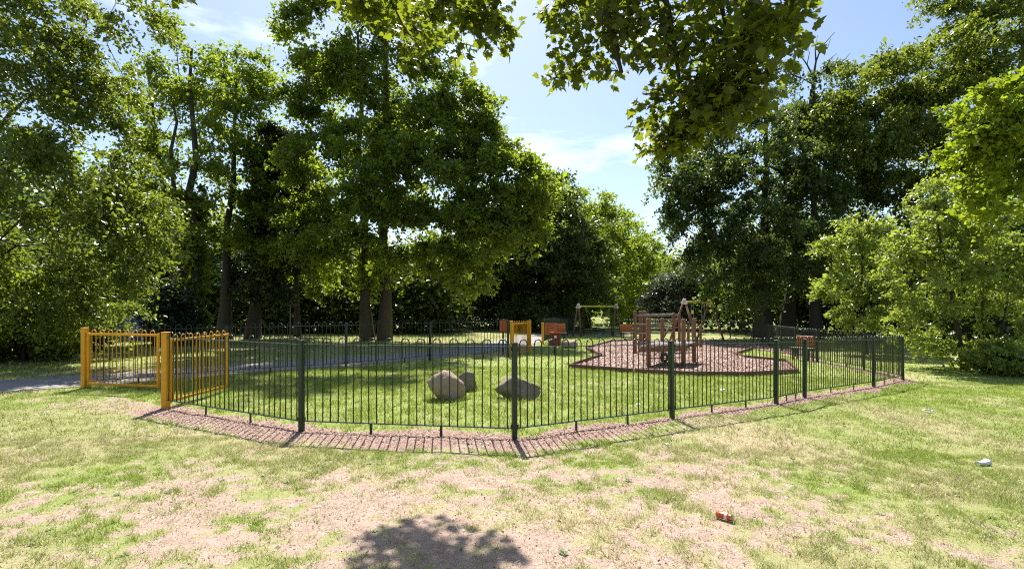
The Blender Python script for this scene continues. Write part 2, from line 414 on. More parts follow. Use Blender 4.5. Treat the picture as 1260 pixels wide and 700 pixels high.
def s_open(n):
    y = np.sqrt(rng.uniform(2.6 ** 2, 9.5 ** 2, n)); x = rng.uniform(-1, 1, n) * (y * 1.06 + .5); k = ~inside(x, y, yard) & (rng.rand(n) < .25 + 1.2 * (1 - cover(x, y)[0])); return x[k], y[k]
t = NT('debris'); c = t.ramp(t.attr('rnd'), [(0, (.05, .035, .025)), (.35, (.16, .11, .075)), (.7, (.34, .26, .19)), (.93, (.5, .42, .34)), (1, (.75, .72, .66))])
M['debris'] = t.done(t.pbr(c, .85, .2))
chips(15000, s_open, .016, 'ground_litter', 'crumbs of soil, twig and dead leaf scattered over the worn ground', M['debris'], .010)['category'] = 'ground litter'

# ------------------------------------------------------------------ grass
def blades(n, ymin, ymax, hgt, wid, k_area, seed, mulch_out=True, xlim=None):
    r = np.random.RandomState(seed)
    y = np.sqrt(r.uniform(ymin ** 2, ymax ** 2, n)) if xlim is None else r.uniform(ymin, ymax, n)
    x = r.uniform(-1, 1, n) * (y * 1.06 + .6) if xlim is None else r.uniform(*xlim, n)
    cov, dry, strip = cover(x, y)
    clump = .5 * fbm(x, y, 91, .16, 3) + .5 * fbm(x, y, 291, .075, 2)
    keep = r.rand(n) < np.clip(cov * 1.15, 0.02, 1) * np.clip((clump - .36) * 5.0, .10, 1) * (1 - .86 * strip)
    keep &= poly_dist(x, y, path_c) > 1.06 + .06 * r.rand(n)
    keep &= ~inside(x, y, mulch)
    x, y, cov, dry, clump = x[keep], y[keep], cov[keep], dry[keep], clump[keep]; n = len(x)
    inn = inside(x, y, yard)
    H = hgt * r.uniform(.45, 1.25, n) * (.2 + 1.3 * clump) * np.where(inn, 1.35, 1.0 * (.6 + .5 * cov)); Wd = wid * r.uniform(.6, 1.3, n)
    a = r.uniform(0, 6.283, n); b = r.uniform(0, 6.283, n); ln = H * r.uniform(.2, 1.15, n)
    z = gzn(x, y) - .006
    v0 = np.stack([x - np.cos(a) * Wd / 2, y - np.sin(a) * Wd / 2, z], -1); v1 = np.stack([x + np.cos(a) * Wd / 2, y + np.sin(a) * Wd / 2, z], -1)
    v2 = np.stack([x + np.cos(b) * ln, y + np.sin(b) * ln, z + H], -1)
    V_ = np.stack([v0, v1, v2], 1).reshape(-1, 3)
    dr = np.clip(dry + r.normal(0, .22, n), 0, 1)
    return V_, np.repeat(dr, 3), np.repeat(r.rand(n), 3)
def thatch(n, seed):
    """dead straw lying flat"""
    r = np.random.RandomState(seed); y = np.sqrt(r.uniform(2.6 ** 2, 9.5 ** 2, n)); x = r.uniform(-1, 1, n) * (y * 1.06 + .6)
    cov, dry, strip = cover(x, y); k = (r.rand(n) < .25 + .6 * fbm(x, y, 171, .5, 3) * dry) & ~inside(x, y, yard) & (strip < .3); x, y = x[k], y[k]; n = len(x)
    a = r.uniform(0, 6.283, n); L = r.uniform(.015, .055, n); wd = r.uniform(.0025, .006, n) * (.5 + y / 8); z = gzn(x, y) + .008 + r.rand(n) * .014
    v0 = np.stack([x - np.sin(a) * wd / 2, y + np.cos(a) * wd / 2, z], -1); v1 = np.stack([x + np.sin(a) * wd / 2, y - np.cos(a) * wd / 2, z], -1); v2 = np.stack([x + np.cos(a) * L, y + np.sin(a) * L, z + r.normal(0, .008, n)], -1)
    return np.stack([v0, v1, v2], 1).reshape(-1, 3), np.repeat(r.uniform(.6, 1, n), 3), np.repeat(r.rand(n), 3)
def tufts(spots, n, hgt, wid, seed):
    r = np.random.RandomState(seed); out = []
    for (px, py, wpx) in spots:
        c0 = G(px, py); w_ = wpx / F * c0.y / 2; a = r.uniform(0, 6.283, n); q = r.uniform(.95, 1.25, n)
        x = c0.x + np.cos(a) * w_ * q; y = c0.y + w_ * .6 + np.sin(a) * w_ * .85 * q; H = hgt * r.uniform(.4, 1.2, n); an = r.uniform(0, 6.283, n); b = r.uniform(0, 6.283, n); ln = H * r.uniform(.1, .8, n); z = gzn(x, y) - .005
        v0 = np.stack([x - np.cos(an) * wid / 2, y - np.sin(an) * wid / 2, z], -1); v1 = np.stack([x + np.cos(an) * wid / 2, y + np.sin(an) * wid / 2, z], -1); v2 = np.stack([x + np.cos(b) * ln, y + np.sin(b) * ln, z + H], -1)
        out.append(np.stack([v0, v1, v2], 1).reshape(-1, 3))
    V_ = np.concatenate(out); m_ = len(V_) // 3
    return V_, np.repeat(np.clip(r.normal(.25, .2, m_), 0, 1), 3), np.repeat(r.rand(m_), 3)
parts = [tufts([(548, 494, 47), (571, 482, 31), (637.5, 493, 58), (701, 429, 22)], 420, .10, .010, 6), blades(430000, 2.6, 6.0, .046, .0060, 0, 1), blades(400000, 6.0, 13.0, .05, .011, 0, 2), blades(150000, 13.0, 32.0, .065, .028, 0, 3), thatch(230000, 4)]
V = np.concatenate([p[0] for p in parts]); T = np.arange(len(V)).reshape(-1, 3)
t = NT('grass_blade')
gcol = t.ramp(t.attr('rnd'), [(0, (.08, .145, .014)), (.5, (.235, .33, .034)), (1, (.42, .50, .09))])
scol = t.ramp(t.attr('rnd'), [(0, (.20, .15, .07)), (.6, (.54, .455, .27)), (1, (.80, .73, .55))])
c = t.mix(t.ramp(t.attr('dry'), [(.25, (0, 0, 0)), (.75, (1, 1, 1))]), gcol, scol)
p = t.pbr(c, .5, .3); tr = t.n('ShaderNodeBsdfTranslucent'); t.l(t.mix(.35, c, (.42, .50, .08)), tr.inputs['Color'])
ms = t.n('ShaderNodeMixShader'); ms.inputs[0].default_value = .42; t.l(p, ms.inputs[1]); t.l(tr.outputs[0], ms.inputs[2])
M['grass'] = t.done(ms.outputs[0])
go = obj('grass', np_mesh('grass', V, T, 3, {'dry': np.concatenate([p[1] for p in parts]), 'rnd': np.concatenate([p[2] for p in parts])}), M['grass'])
tag(go, 'short park grass, green inside the railings and dry outside', 'grass', kind='stuff')

# low broad-leaved weeds
r = np.random.RandomState(8); WV = []; WT = []; WR = []
k = 0
for _ in range(330):
    y = math.sqrt(r.uniform(2.7 ** 2, 10 ** 2)); x = r.uniform(-1, 1) * (y * 1.02)
    cv, dr_, st_ = [float(q) for q in cover(np.array([x]), np.array([y]))] if False else [float(q[0]) for q in cover(np.array([x]), np.array([y]))]
    if st_ > .3 or r.rand() > .75: continue
    n = r.randint(4, 9); s = r.uniform(.010, .034); z0 = gz(x, y) + .006; rr = r.rand()
    for i in range(n):
        a = 6.283 * i / n + r.uniform(-.4, .4); L = s * r.uniform(.7, 1.2); d = np.array([math.cos(a), math.sin(a)]); pn = np.array([-d[1], d[0]])
        pts = []
        for u, wv, hh in ((.05, .1, 0), (.45, .34, .35), (.8, .26, .42), (1.05, .0, .25), (.8, -.26, .42), (.45, -.34, .35)):
            q = d * L * u + pn * L * wv; pts.append((x + q[0], y + q[1], z0 + hh * L))
        WV += pts; WT += [(k, k + 1, k + 5), (k + 1, k + 2, k + 4), (k + 1, k + 4, k + 5), (k + 2, k + 3, k + 4)]; WR += [min(1, max(0, rr + r.normal(0, .2)))] * 6; k += 6
M['weed'] = leaf_mat('weed', (.07, .12, .025), (.12, .19, .04), (.22, .28, .09), (.25, .35, .05), .3, .5, .4)
tag(obj('weeds', np_mesh('weeds', np.array(WV), np.array(WT), 3, {'rnd': np.array(WR)}), M['weed']), 'small flat broad-leaved weeds scattered through the worn grass', 'weeds', kind='stuff')

# ------------------------------------------------------------------ railings (bow-top fence)
POST_H = 1.11; RAIL_T = 1.07; RAIL_B = .125; BOW_H = 1.155
def bow_mesh(wd, name='bow_bar', lo=RAIL_B, n=5, rr=.0068, rail_t=RAIL_T, top=BOW_H):
    mb = MB(); r_ = wd / 2; zt = top - r_
    pts = [(-r_, 0, lo), (-r_, 0, zt)]
    for i in range(1, 6): a = math.pi - math.pi * i / 6; pts.append((r_ * math.cos(a), 0, zt + r_ * math.sin(a)))
    pts += [(r_, 0, zt), (r_, 0, lo)]
    mb.tube(pts, rr, n); return mb.mesh(name, True)
def fence_post(parent, x, y, mat=None, hgt=POST_H, w_=.06, name='post', rz=0):
    mb = MB(); z = gz(x, y)
    mb.box((0, 0, (hgt - .1) / 2), (w_, w_, hgt + .1), bev=.006); mb.box((0, 0, hgt + .004), (w_ + .006, w_ + .006, .014), bev=.004)
    o = mb.build(name, mat or M['green_paint'], parent); o.location = (x, y, z); o.rotation_euler = (R(random.uniform(-.7, .7)), R(random.uniform(-.7, .7)), rz); return o
def fence_panel(parent, a, b, bars='parts', feet=True):
    a = Vector((*a, gz(*a))); b = Vector((*b, gz(*b))); d = b - a; L = math.hypot(d.x, d.y); ang = math.atan2(d.y, d.x); sl = d.z / L
    root_pos = a
    def rail(z, dz):
        mb = MB(); mb.bar((.035, 0, z + sl * .035), (L - .035, 0, z + sl * (L - .035)), .040, .010)
        for xx in (.036, L - .036): mb.box((xx, 0, z + sl * xx + dz), (.012, .05, .05))
        return mb
    pn = rail(RAIL_T, -.02).build('panel', M['green_paint'], parent); pn.location = a; pn.rotation_euler = (0, 0, ang)
    rail(RAIL_B, .02).build('bottom_rail', M['green_paint'], pn)
    n = max(2, round((L - .1) / .2)); pitch = (L - .06) / n; wd = pitch / 2
    bm_ = bow_mesh(wd, n=5 if bars == 'parts' else 3, rr=.0080 if bars == 'parts' else .0080); bm_.materials.append(M['green_paint'])
    if bars == 'parts':
        for i in range(n):
            xx = .03 + pitch * (i + .5); o = obj('bow_bar', bm_, None, pn); o.location = (xx + random.uniform(-.003, .003), 0, sl * xx); o.rotation_euler = (R(random.uniform(-.5, .5)), R(random.uniform(-.35, .35)), 0)
    else:
        co = np.array([v.co[:] for v in bm_.vertices]); fa = [tuple(p.vertices) for p in bm_.polygons]; VV = []; FF = []
        for i in range(n):
            xx = .03 + pitch * (i + .5); o_ = len(VV); VV += [tuple(c_ + np.array((xx, 0, sl * xx))) for c_ in co]; FF += [tuple(j + o_ for j in f) for f in fa]
        m2 = bpy.data.meshes.new('bow_bars'); m2.from_pydata(VV, [], FF); m2.update()
        o = obj('bow_bars', m2, M['green_paint'], pn); o['kind'] = 'stuff'
    if feet:
        for xx in (L * .34, L * .67):
            f_ = MB(); f_.box((0, 0, RAIL_B / 2 - .04), (.03, .012, RAIL_B + .06)); o = f_.build('foot', M['green_paint'], pn); o.location = (xx, 0, sl * xx)
def dirang(a, b): return math.atan2(b[1] - a[1], b[0] - a[0])
fence = thing('bow_top_fence', 'dark green bow-top railings enclosing the play area, nearest the viewer', 'fence')
allp = near_pts + side_pts[1:] + far_pts[1:]
nn = len(near_pts) + len(side_pts) - 2
for i in range(len(allp) - 1):
    fence_panel(fence, allp[i], allp[i + 1], 'parts' if i < nn else 'joined', i < nn)
    if i: fence_post(fence, *allp[i], rz=dirang(allp[i - 1], allp[i + 1]))
fence2 = thing('bow_top_fence', 'dark green bow-top railings along the footpath on the far left side', 'fence')
for i in range(len(back_pts) - 1):
    fence_panel(fence2, back_pts[i], back_pts[i + 1], 'parts')
    fence_post(fence2, *back_pts[i + 1], rz=dirang(back_pts[i], back_pts[i + 1]))

# ------------------------------------------------------------------ yellow gates
def gate(label, post_at, ang, L, post_h=1.13, pw=.092, brace=False, nb=None, leafh=1.02, group=None):
    x, y = post_at; t_ = thing('gate', label, 'gate', (x, y, gz(x, y)), 0, group)
    mb = MB(); mb.box((0, 0, post_h / 2 - .05), (pw, pw, post_h + .1), bev=.008); mb.box((0, 0, post_h + .006), (pw + .008, pw + .008, .016), bev=.005)
    o = mb.build('gate_post', M['yellow_paint'], t_); o.rotation_euler = (0, 0, ang)
    lf = MB(); x0 = pw / 2 + .05
    lo, hi = .09, leafh
    lf.bar((x0 - .02, 0, lo), (L + .02, 0, lo), .04, .04, .004); lf.bar((x0 - .02, 0, hi), (L + .02, 0, hi), .04, .04, .004)
    lf.box((x0, 0, (lo + hi) / 2), (.042, .042, hi - lo + .06), bev=.004); lf.box((L, 0, (lo + hi) / 2), (.042, .042, hi - lo + .06), bev=.004)
    leaf = lf.build('leaf_frame', M['yellow_paint'], t_); leaf.rotation_euler = (0, 0, ang)
    n = nb or max(2, round((L - x0) / .2)); pitch = (L - x0 - .06) / n
    bm_ = bow_mesh(pitch / 2, lo=lo, rr=.0075, top=hi + .085); bm_.materials.append(M['yellow_paint'])
    for i in range(n):
        b_ = obj('bow_bar', bm_, None, leaf); b_.location = (x0 + .03 + pitch * (i + .5), 0, 0)
    for zz in (.2, .92):
        h_ = MB(); h_.tube([(pw / 2 + .012, 0, zz - .04), (pw / 2 + .012, 0, zz + .04)], .016, 8); h_.bar((pw / 2, 0, zz), (x0, 0, zz), .03, .02)
        ho = h_.build('hinge', M['yellow_paint'], leaf)
    if brace:
        b2 = MB(); b2.add([(pw / 2, -.006, .0), (pw / 2 + .16, -.006, .0), (pw / 2, -.006, .17), (pw / 2, .006, .0), (pw / 2 + .16, .006, .0), (pw / 2, .006, .17)], [(0, 1, 2), (5, 4, 3), (0, 3, 4, 1), (1, 4, 5, 2), (2, 5, 3, 0)])
        bo = b2.build('brace', M['yellow_paint'], t_); bo.rotation_euler = (0, 0, ang)
    la = MB(); la.box((L + .035, 0, .75), (.06, .03, .05)); la.build('latch', M['steel'], leaf)
    return t_
gp_near = near_pts[0]
gate('yellow bow-top gate leaf ajar on the farther yellow post', gp_far, dirang(gp_far, (-6.4, 9.3)), 1.68, brace=True, group='yellow double gate')
gate('yellow bow-top gate leaf swung inwards from the nearer yellow post', gp_near, dirang(gp_near, (-5.2, 9.4)), 1.60, post_h=1.14, group='yellow double gate')
g2 = (.57, 17.2)
gate('small yellow gate standing beside the far path, near the litter bin', g2, dirang(g2, (-.02, 15.95)), 1.25, post_h=1.1, pw=.12, nb=6)
# post of the small gate's other side
sp = thing('gate_post', 'slim yellow post at the left of the small far gate', 'post', (-.02, 15.8, gz(-.02, 15.8)))
MB().box((0, 0, .5), (.10, .10, 1.16), bev=.008).build('shaft', M['yellow_paint'], sp); MB().box((0, 0, 1.09), (.11, .11, .014), bev=.004).build('cap', M['yellow_paint'], sp)
q = (1.37, 22.8)
yp = thing('gate_post', 'yellow post with a square orange mesh panel, beyond the litter bin', 'post', (*q, gz(*q)))
MB().box((0, 0, .46), (.11, .11, 1.02), bev=.008).build('shaft', M['yellow_paint'], yp)
fr = MB()
for a_, b_ in (((.09, -.02, .45), (.62, -.02, .45)), ((.09, -.02, .93), (.62, -.02, .93)), ((.10, -.02, .45), (.10, -.02, .93)), ((.61, -.02, .45), (.61, -.02, .93))): fr.bar(a_, b_, .03, .03)
pf = fr.build('panel_frame', M['orange_board'], yp)
ms_ = MB()
for i in range(9): ms_.bar((.13 + .056 * i, -.02, .45), (.13 + .056 * i, -.02, .93), .024, .02)
for i in range(5): ms_.bar((.10, -.02, .52 + .085 * i), (.61, -.02, .52 + .085 * i), .016, .03)
ms_.build('mesh_infill', M['orange_board'], pf)

def board_sign(label, px, py_base, py_top, wpx, hpx, Y, mat):
    x = (px - 630) / F * Y; z0 = gz(x, Y); top = EYE + (HZ - py_top) / F * Y; hh = hpx / F * Y; ww = wpx / F * Y
    t_ = thing('sign_board', label, 'sign', (x, Y, z0))
    p_ = MB(); p_.box((0, .04, (top - z0) / 2 - .03), (.06, .05, top - z0), bev=.005); p_.build('post', M['green_paint'], t_)
    b_ = MB(); b_.box((0, -.01, top - z0 - hh / 2), (ww, .035, hh), bev=.008); bo = b_.build('board', mat, t_)
    f_ = MB(); f_.bar((-ww / 2, -.032, top - z0 - .02), (ww / 2, -.032, top - z0 - .02), .014, .03); f_.bar((-ww / 2, -.032, top - z0 - hh + .02), (ww / 2, -.032, top - z0 - hh + .02), .014, .03); f_.build('batten', M['red_board'], bo)
board_sign('orange red board on a post left of the small far gate', 619, 440, 393, 9, 16, 16.4, M['orange_board'])

# litter bin
bp = G(683, 436); tb = thing('litter_bin', 'red-brown box litter bin on a post with a small pale plate', 'litter bin', bp)
MB().box((0, 0, .13), (.08, .08, .36), bev=.006).build('post', M['rubber'], tb)
bd = MB(); bd.box((0, 0, .50), (.36, .30, .42), bev=.012); body = bd.build('body', M['red_board'], tb)
for i in range(4): MB().box((-.132 + .088 * i, -.158, .50), (.078, .016, .40), bev=.004).build('slat', M['red_board'], body)
MB().box((0, 0, .735), (.42, .36, .04), bev=.01).build('lid', M['orange_board'], tb)
MB().box((0, -.171, .60), (.08, .008, .075)).build('plate', M['pale_cap'], body)

# benches
def bench(label, loc, rz, wdt, back=True):
    t_ = thing('bench', label, 'bench', loc, rz, 'benches inside the railings')
    for s in (-1, 1):
        l_ = MB(); xx = s * (wdt / 2 - .1)
        l_.box((xx, -.16, .2), (.05, .05, .46), bev=.004); l_.box((xx, .16, .2), (.05, .05, .46), bev=.004); l_.bar((xx, -.2, .42), (xx, .2, .42), .05, .04)
        l_.bar((xx, .17, .42), (xx, .24, .86), .05, .04); l_.build('leg', M['rubber'], t_)
    for i in range(3): MB().box((0, -.15 + .14 * i, .455), (wdt, .12, .032), bev=.006).build('seat_slat', M['grey_wood'], t_)
    for i in range(3): MB().box((0, .185 + .018 * i, .58 + .12 * i), (wdt, .03, .11), Matrix.Rotation(-.16, 3, 'X'), bev=.006).build('back_slat', M['orange_board'], t_)
b1 = G(772, 417.5); bench('orange-backed bench between the basket swing and the climbing frame', b1, .15, .80)
b2 = Vector(((690 - 630) / F * 25.5, 25.5, gz(2.4, 25.5))); bench('small orange-backed bench behind the litter bin', b2, .1, .55)
b3 = Vector(((988 - 630) / F * 18.3, 18.3, gz(10.3, 18.3))); bench('orange-backed bench by the right-hand railings', b3, -1.05, .75)

# ------------------------------------------------------------------ climbing frame
cf = thing('climbing_frame', 'brown timber climbing frame with ladder rungs and a low bridge', 'climbing frame', G(818, 446))
O = Vector(cf.location)
def cpost(px, pyb, pyt, r_=.062):
    b_ = G(px, pyb); Y = b_.y; top = EYE + (HZ - pyt) / F * Y
    mb = MB(); h_ = top - b_.z
    mb.tube([(0, 0, -.1), (0, 0, h_ * .5), (0, 0, h_ - .03), (0, 0, h_ - .008), (0, 0, h_)], [r_ * 1.03, r_, r_ * .98, r_ * .86, r_ * .6], 12)
    o = mb.build('post', M['post_wood'], cf, True); o.location = b_ - O; return Vector((b_.x, b_.y, 0)), h_
fpA, _ = cpost(798, 453, 391.5); fpB, _ = cpost(841, 453, 392.5); fpC, _ = cpost(854, 447, 391.5); fpD, _ = cpost(815, 446, 391.5)
tA, _ = cpost(781.5, 436, 382); tB, _ = cpost(788.5, 431, 382.5, .075); tB2, _ = cpost(793, 431, 382.5, .07); tC, _ = cpost(829, 434.5, 384.5); tD, _ = cpost(836, 430, 384.5)
def zat(py, Y): return EYE + (HZ - py) / F * Y
def cbar(name, a, b, za, zb, w_, h_, mat, bev=.008):
    p0 = Vector((a.x, a.y, za)) - O; p1 = Vector((b.x, b.y, zb)) - O
    return MB().bar(p0, p1, w_, h_, bev).build(name, mat, cf)
def crung(name, a, b, za, zb, r_, mat):
    p0 = Vector((a.x, a.y, za)) - O; p1 = Vector((b.x, b.y, zb)) - O
    return MB().tube([p0, p1], r_, 10).build(name, mat, cf, True)
zt = zat(388.5, tA.y); crung('top_rail', tA, tC, zt, zt, .045, M['grey_wood'])
zt2 = zat(388.5, tB.y); crung('top_rail', tB, tD, zt2, zt2, .045, M['grey_wood'])
for py in (399.5, 411, 422.5):
    crung('rung', tA, tC, zat(py, tA.y), zat(py, tA.y), .027, M['grey_wood'])
for py in (394, 405): crung('rung', tB, tD, zat(py, tB.y), zat(py, tB.y), .02, M['grey_wood'])
for k_ in range(4):
    s = .2 + .2 * k_; a_ = tA.lerp(tC, s); b_ = tB.lerp(tD, s); crung('cross_bar', a_, b_, zt + .06, zt2 + .06, .022, M['grey_wood'])
cbar('diagonal_brace', tC.lerp(tA, .12), tC.lerp(tA, .35), zat(402, tC.y), zat(420, tC.y), .05, .08, M['post_wood'])
# low bridge deck on the four front posts
zdk = zat(430, fpA.y)
ext = (fpB - fpA).normalized() * .28
cbar('deck_beam', fpA - ext, fpB + ext * .4, zdk, zdk, .07, .13, M['post_wood']); 
ext2 = (fpC - fpD).normalized() * .2
cbar('deck_beam', fpD - ext2, fpC + ext2 * .4, zdk, zdk, .07, .13, M['post_wood'])
for k_ in range(11):
    s = (k_ + .5) / 11; a_ = (fpA - ext).lerp(fpB + ext * .4, s); b_ = (fpD - ext2).lerp(fpC + ext2 * .4, s)
    cbar('deck_plank', a_, b_, zdk + .085 + .004 * (k_ % 3), zdk + .085 + .004 * (k_ % 2), .105, .032, M['grey_wood'], .005)
zl = zat(441, fpA.y); crung('foot_rope', fpA, fpB, zl, zl, .014, M['rubber']); crung('foot_rope', fpD, fpC, zl, zl, .014, M['rubber'])
# hanging tyre-like swing step under the deck
mid = fpA.lerp(fpB, .45); mb = MB()
pts = [Vector((mid.x, mid.y, zat(440, mid.y))) - O + Vector((.09 * math.cos(a_), 0, .09 * math.sin(a_))) for a_ in [i * math.pi / 6 for i in range(13)]]
mb.tube(pts, .035, 8).build('hanging_tyre', M['rubber'], cf, True)
crung('tyre_chain', mid, mid, zdk, zat(437, mid.y), .01, M['steel'])
# stilts of stepping logs behind and ladder on the left
for px, py, pt in ((847, 430, 396), (862, 428, 400)):
    cpost(px, py, pt, .06)
gr = W(848, 398, 19.0); MB().box(gr - O, (.42, .05, .10), bev=.02).build('handle_board', M['green_paint'], cf)
edge_t = thing('timber_edging', 'low brown timber boards edging the bark mulch bed', 'edging', (0, 0, 0))
for i in list(range(0, 4)) + list(range(10, len(mulch))):
    a_ = Vector((*mulch[i], 0)); b_ = Vector((*mulch[(i + 1) % len(mulch)], 0)); L = (b_ - a_).length; nseg = max(1, round(L / 1.8))
    for s in range(nseg):
        p0 = a_.lerp(b_, s / nseg + .004); p1 = a_.lerp(b_, (s + 1) / nseg - .004)
        p0.z = gz(p0.x, p0.y) + .045 + .012 * random.random(); p1.z = gz(p1.x, p1.y) + .045 + .012 * random.random()
        MB().bar(p0, p1, .05, .14, .008).build('board', M['edge_wood'], edge_t)

# ------------------------------------------------------------------ swings
def swing(label, A, B, Htop, splay, legs_mat2, beam_mat, seatkind, cap_mat):
    mid = (A + B) / 2; mid.z = gz(mid.x, mid.y); t_ = thing('swing', label, 'swing set', mid)
    A = A - mid; B = B - mid; ax = (B - A).normalized(); nrm = Vector((-ax.y, ax.x, 0))
    a1 = Vector((A.x, A.y, Htop)); b1 = Vector((B.x, B.y, Htop))
    MB().tube([a1 - ax * .08, b1 + ax * .08], .055, 10).build('beam', beam_mat, t_, True)
    for P_, s in ((a1, -1), (b1, 1)):
        for k_, mt in ((-1, legs_mat2[0]), (1, legs_mat2[1])):
            foot = Vector((P_.x, P_.y, -.1)) + nrm * k_ * splay + ax * s * .16
            MB().tube([foot, P_ + Vector((0, 0, -.02)) + nrm * k_ * .05], [.06, .052], 9).build('leg', mt, t_, True)
        mb = MB()
        for k_ in range(3):
            a_ = k_ * 2.094 + 1.57; c_ = P_ + nrm * .10 * math.cos(a_) + Vector((0, 0, .10 * math.sin(a_) - .01))
            mb.tube([c_ - ax * .06, c_ - ax * .05, c_ + ax * .05, c_ + ax * .06], [.07, .095, .095, .07], 10)
        mb.build('bracket', cap_mat[0 if s < 0 else 1], t_, True)
    if seatkind == 'basket':
        cpt = (a1 + b1) / 2; cpt.z = .42
        ring = [cpt + ax * .46 * math.cos(q) + nrm * .46 * math.sin(q) for q in [i * math.pi / 10 for i in range(21)]]
        st = MB().tube(ring, .045, 8).build('basket_ring', M['rubber'], t_, True)
        net = MB()
        for k_ in range(-3, 4):
            o_ = k_ * .12; hl = math.sqrt(.44 ** 2 - o_ ** 2)
            net.tube([cpt + nrm * o_ - ax * hl, cpt + nrm * o_ + Vector((0, 0, -.06)), cpt + nrm * o_ + ax * hl], .012, 5); net.tube([cpt + ax * o_ - nrm * hl, cpt + ax * o_ + Vector((0, 0, -.07)), cpt + ax * o_ + nrm * hl], .012, 5)
        net.build('net', M['rubber'], st)
        for s in (-1, 1):
            top = (a1 + b1) / 2 + ax * s * (a1 - b1).length * .34
            for k_ in (-1, 1):
                MB().tube([top, cpt + ax * s * .33 + nrm * k_ * .32], .014, 6).build('chain', M['steel'], t_)
    else:
        for c0 in (.3, .72):
            P_ = a1.lerp(b1, c0)
            for s in (-1, 1):
                MB().tube([P_ + ax * s * .2, P_ + ax * s * .19 + Vector((0, 0, -(Htop - .47)))], .012, 6).build('chain', M['steel'], t_)
            se = MB(); q = P_ + Vector((0, 0, -(Htop - .45)))
            m3 = Matrix((ax, nrm, Vector((0, 0, 1)))).transposed(); se.box(q, (.44, .18, .035), m3, bev=.01); se.build('seat', M['rubber'], t_)
LA, LB = G(711.5, 414), G(758, 413.5)
swing('basket swing on a yellow-topped timber frame far across the lawn', LA, LB, 2.03, .36, (M['post_wood'], M['grey_wood']), M['beam_yellow'], 'basket', (M['pale_cap'], M['pale_cap']))
RA = Vector(((842 - 630) / F * 27.5, 27.5, 0)); RB = Vector(((873 - 630) / F * 30.5, 30.5, 0))
swing('red-brown two-seat swing frame with yellow beam behind the climbing frame', RA, RB, 2.34, .85, (M['post_wood'], M['post_wood']), M['beam_yellow'], 'flat', (M['pale_cap'], M['beam_yellow']))  # left bracket is pale because sun glare is put into its colour

# ------------------------------------------------------------------ boulders
def boulder(label, px, pyb, wpx, hpx, seed, depth=.8, mat=None, tilt=0.0, sq=2.6):
    Bp = G(px, pyb); s_ = (Bp.y + .15) / F; wd = wpx * s_; hh = hpx * s_
    import bmesh
    bm = bmesh.new(); bmesh.ops.create_icosphere(bm, subdivisions=4, radius=1.0); r_ = random.Random(seed)
    planes = [(Vector((r_.gauss(0, 1), r_.gauss(0, 1), r_.gauss(0, .8))).normalized(), r_.uniform(.60, .84)) for _ in range(11)]
    from mathutils import noise as mn
    for v in bm.verts:
        p_ = v.co.copy()
        for n_, d_ in planes:
            e_ = p_.dot(n_) - d_
            if e_ > 0: p_ -= n_ * e_ * .9
        p_ *= 1 + .035 * mn.noise(p_ * 9) - .05 * max(0, .12 - abs(mn.noise(p_ * 2.3 + Vector((seed, 3, 1))))) / .12 + .10 * mn.noise(p_ * 1.7 + Vector((seed, 0, 0))) + .05 * mn.noise(p_ * 5 + Vector((0, seed, 0)))
        v.co = p_
    xs_ = [v.co.x for v in bm.verts]; zs_ = [v.co.z for v in bm.verts]; x0, x1, z0, z1 = min(xs_), max(xs_), min(zs_), max(zs_)
    for v in bm.verts:
        zz = (v.co.z - z0) / (z1 - z0); xx = (v.co.x - x0) / (x1 - x0) - .5
        v.co = Vector((xx * wd, v.co.y * wd * .5 * depth, (zz * 1.22 - .22 + tilt * xx) * hh))
    m_ = bpy.data.meshes.new('boulder'); bm.to_mesh(m_); bm.free()
    m_.polygons.foreach_set('use_smooth', np.ones(len(m_.polygons), bool))
    o = obj('boulder', m_, mat); o.location = Vector((Bp.x, Bp.y + wd * .3, Bp.z)); return tag(o, label, 'boulder', 'boulders on the lawn')
def stone(name, a, b, c_):
    t = NT(name); n1 = t.noise(5, 8, .7); n2 = t.noise(28, 6, .7)
    col = t.mix(t.ramp(n2, [(.4, (0, 0, 0)), (.65, (1, 1, 1))]), t.ramp(n1, [(.3, a), (.65, b)]), c_)
    return t.done(t.pbr(col, .9, .2, t.bump(t.math('ADD', n1, n2), .9, .05)))
M['stone_tan'] = stone('stone_tan', (.34, .245, .17), (.52, .39, .285), (.40, .30, .215))
M['stone_grey'] = stone('stone_grey', (.19, .15, .115), (.36, .29, .23), (.25, .205, .155))
boulder('pale tan upright boulder, foremost of the pair on the lawn', 548, 494, 47, 36, 4, .8, M['stone_tan'], -.28)
boulder('small brown boulder tucked behind the tan one', 571, 482, 31, 25, 9, .8, M['stone_grey'])
boulder('low grey boulder behind the green fence post', 637.5, 493, 58, 28, 14, .7, M['stone_grey'], -.1)
boulder('small far boulder beside the litter bin', 701, 429, 22, 11, 21, .9, M['stone_tan'])

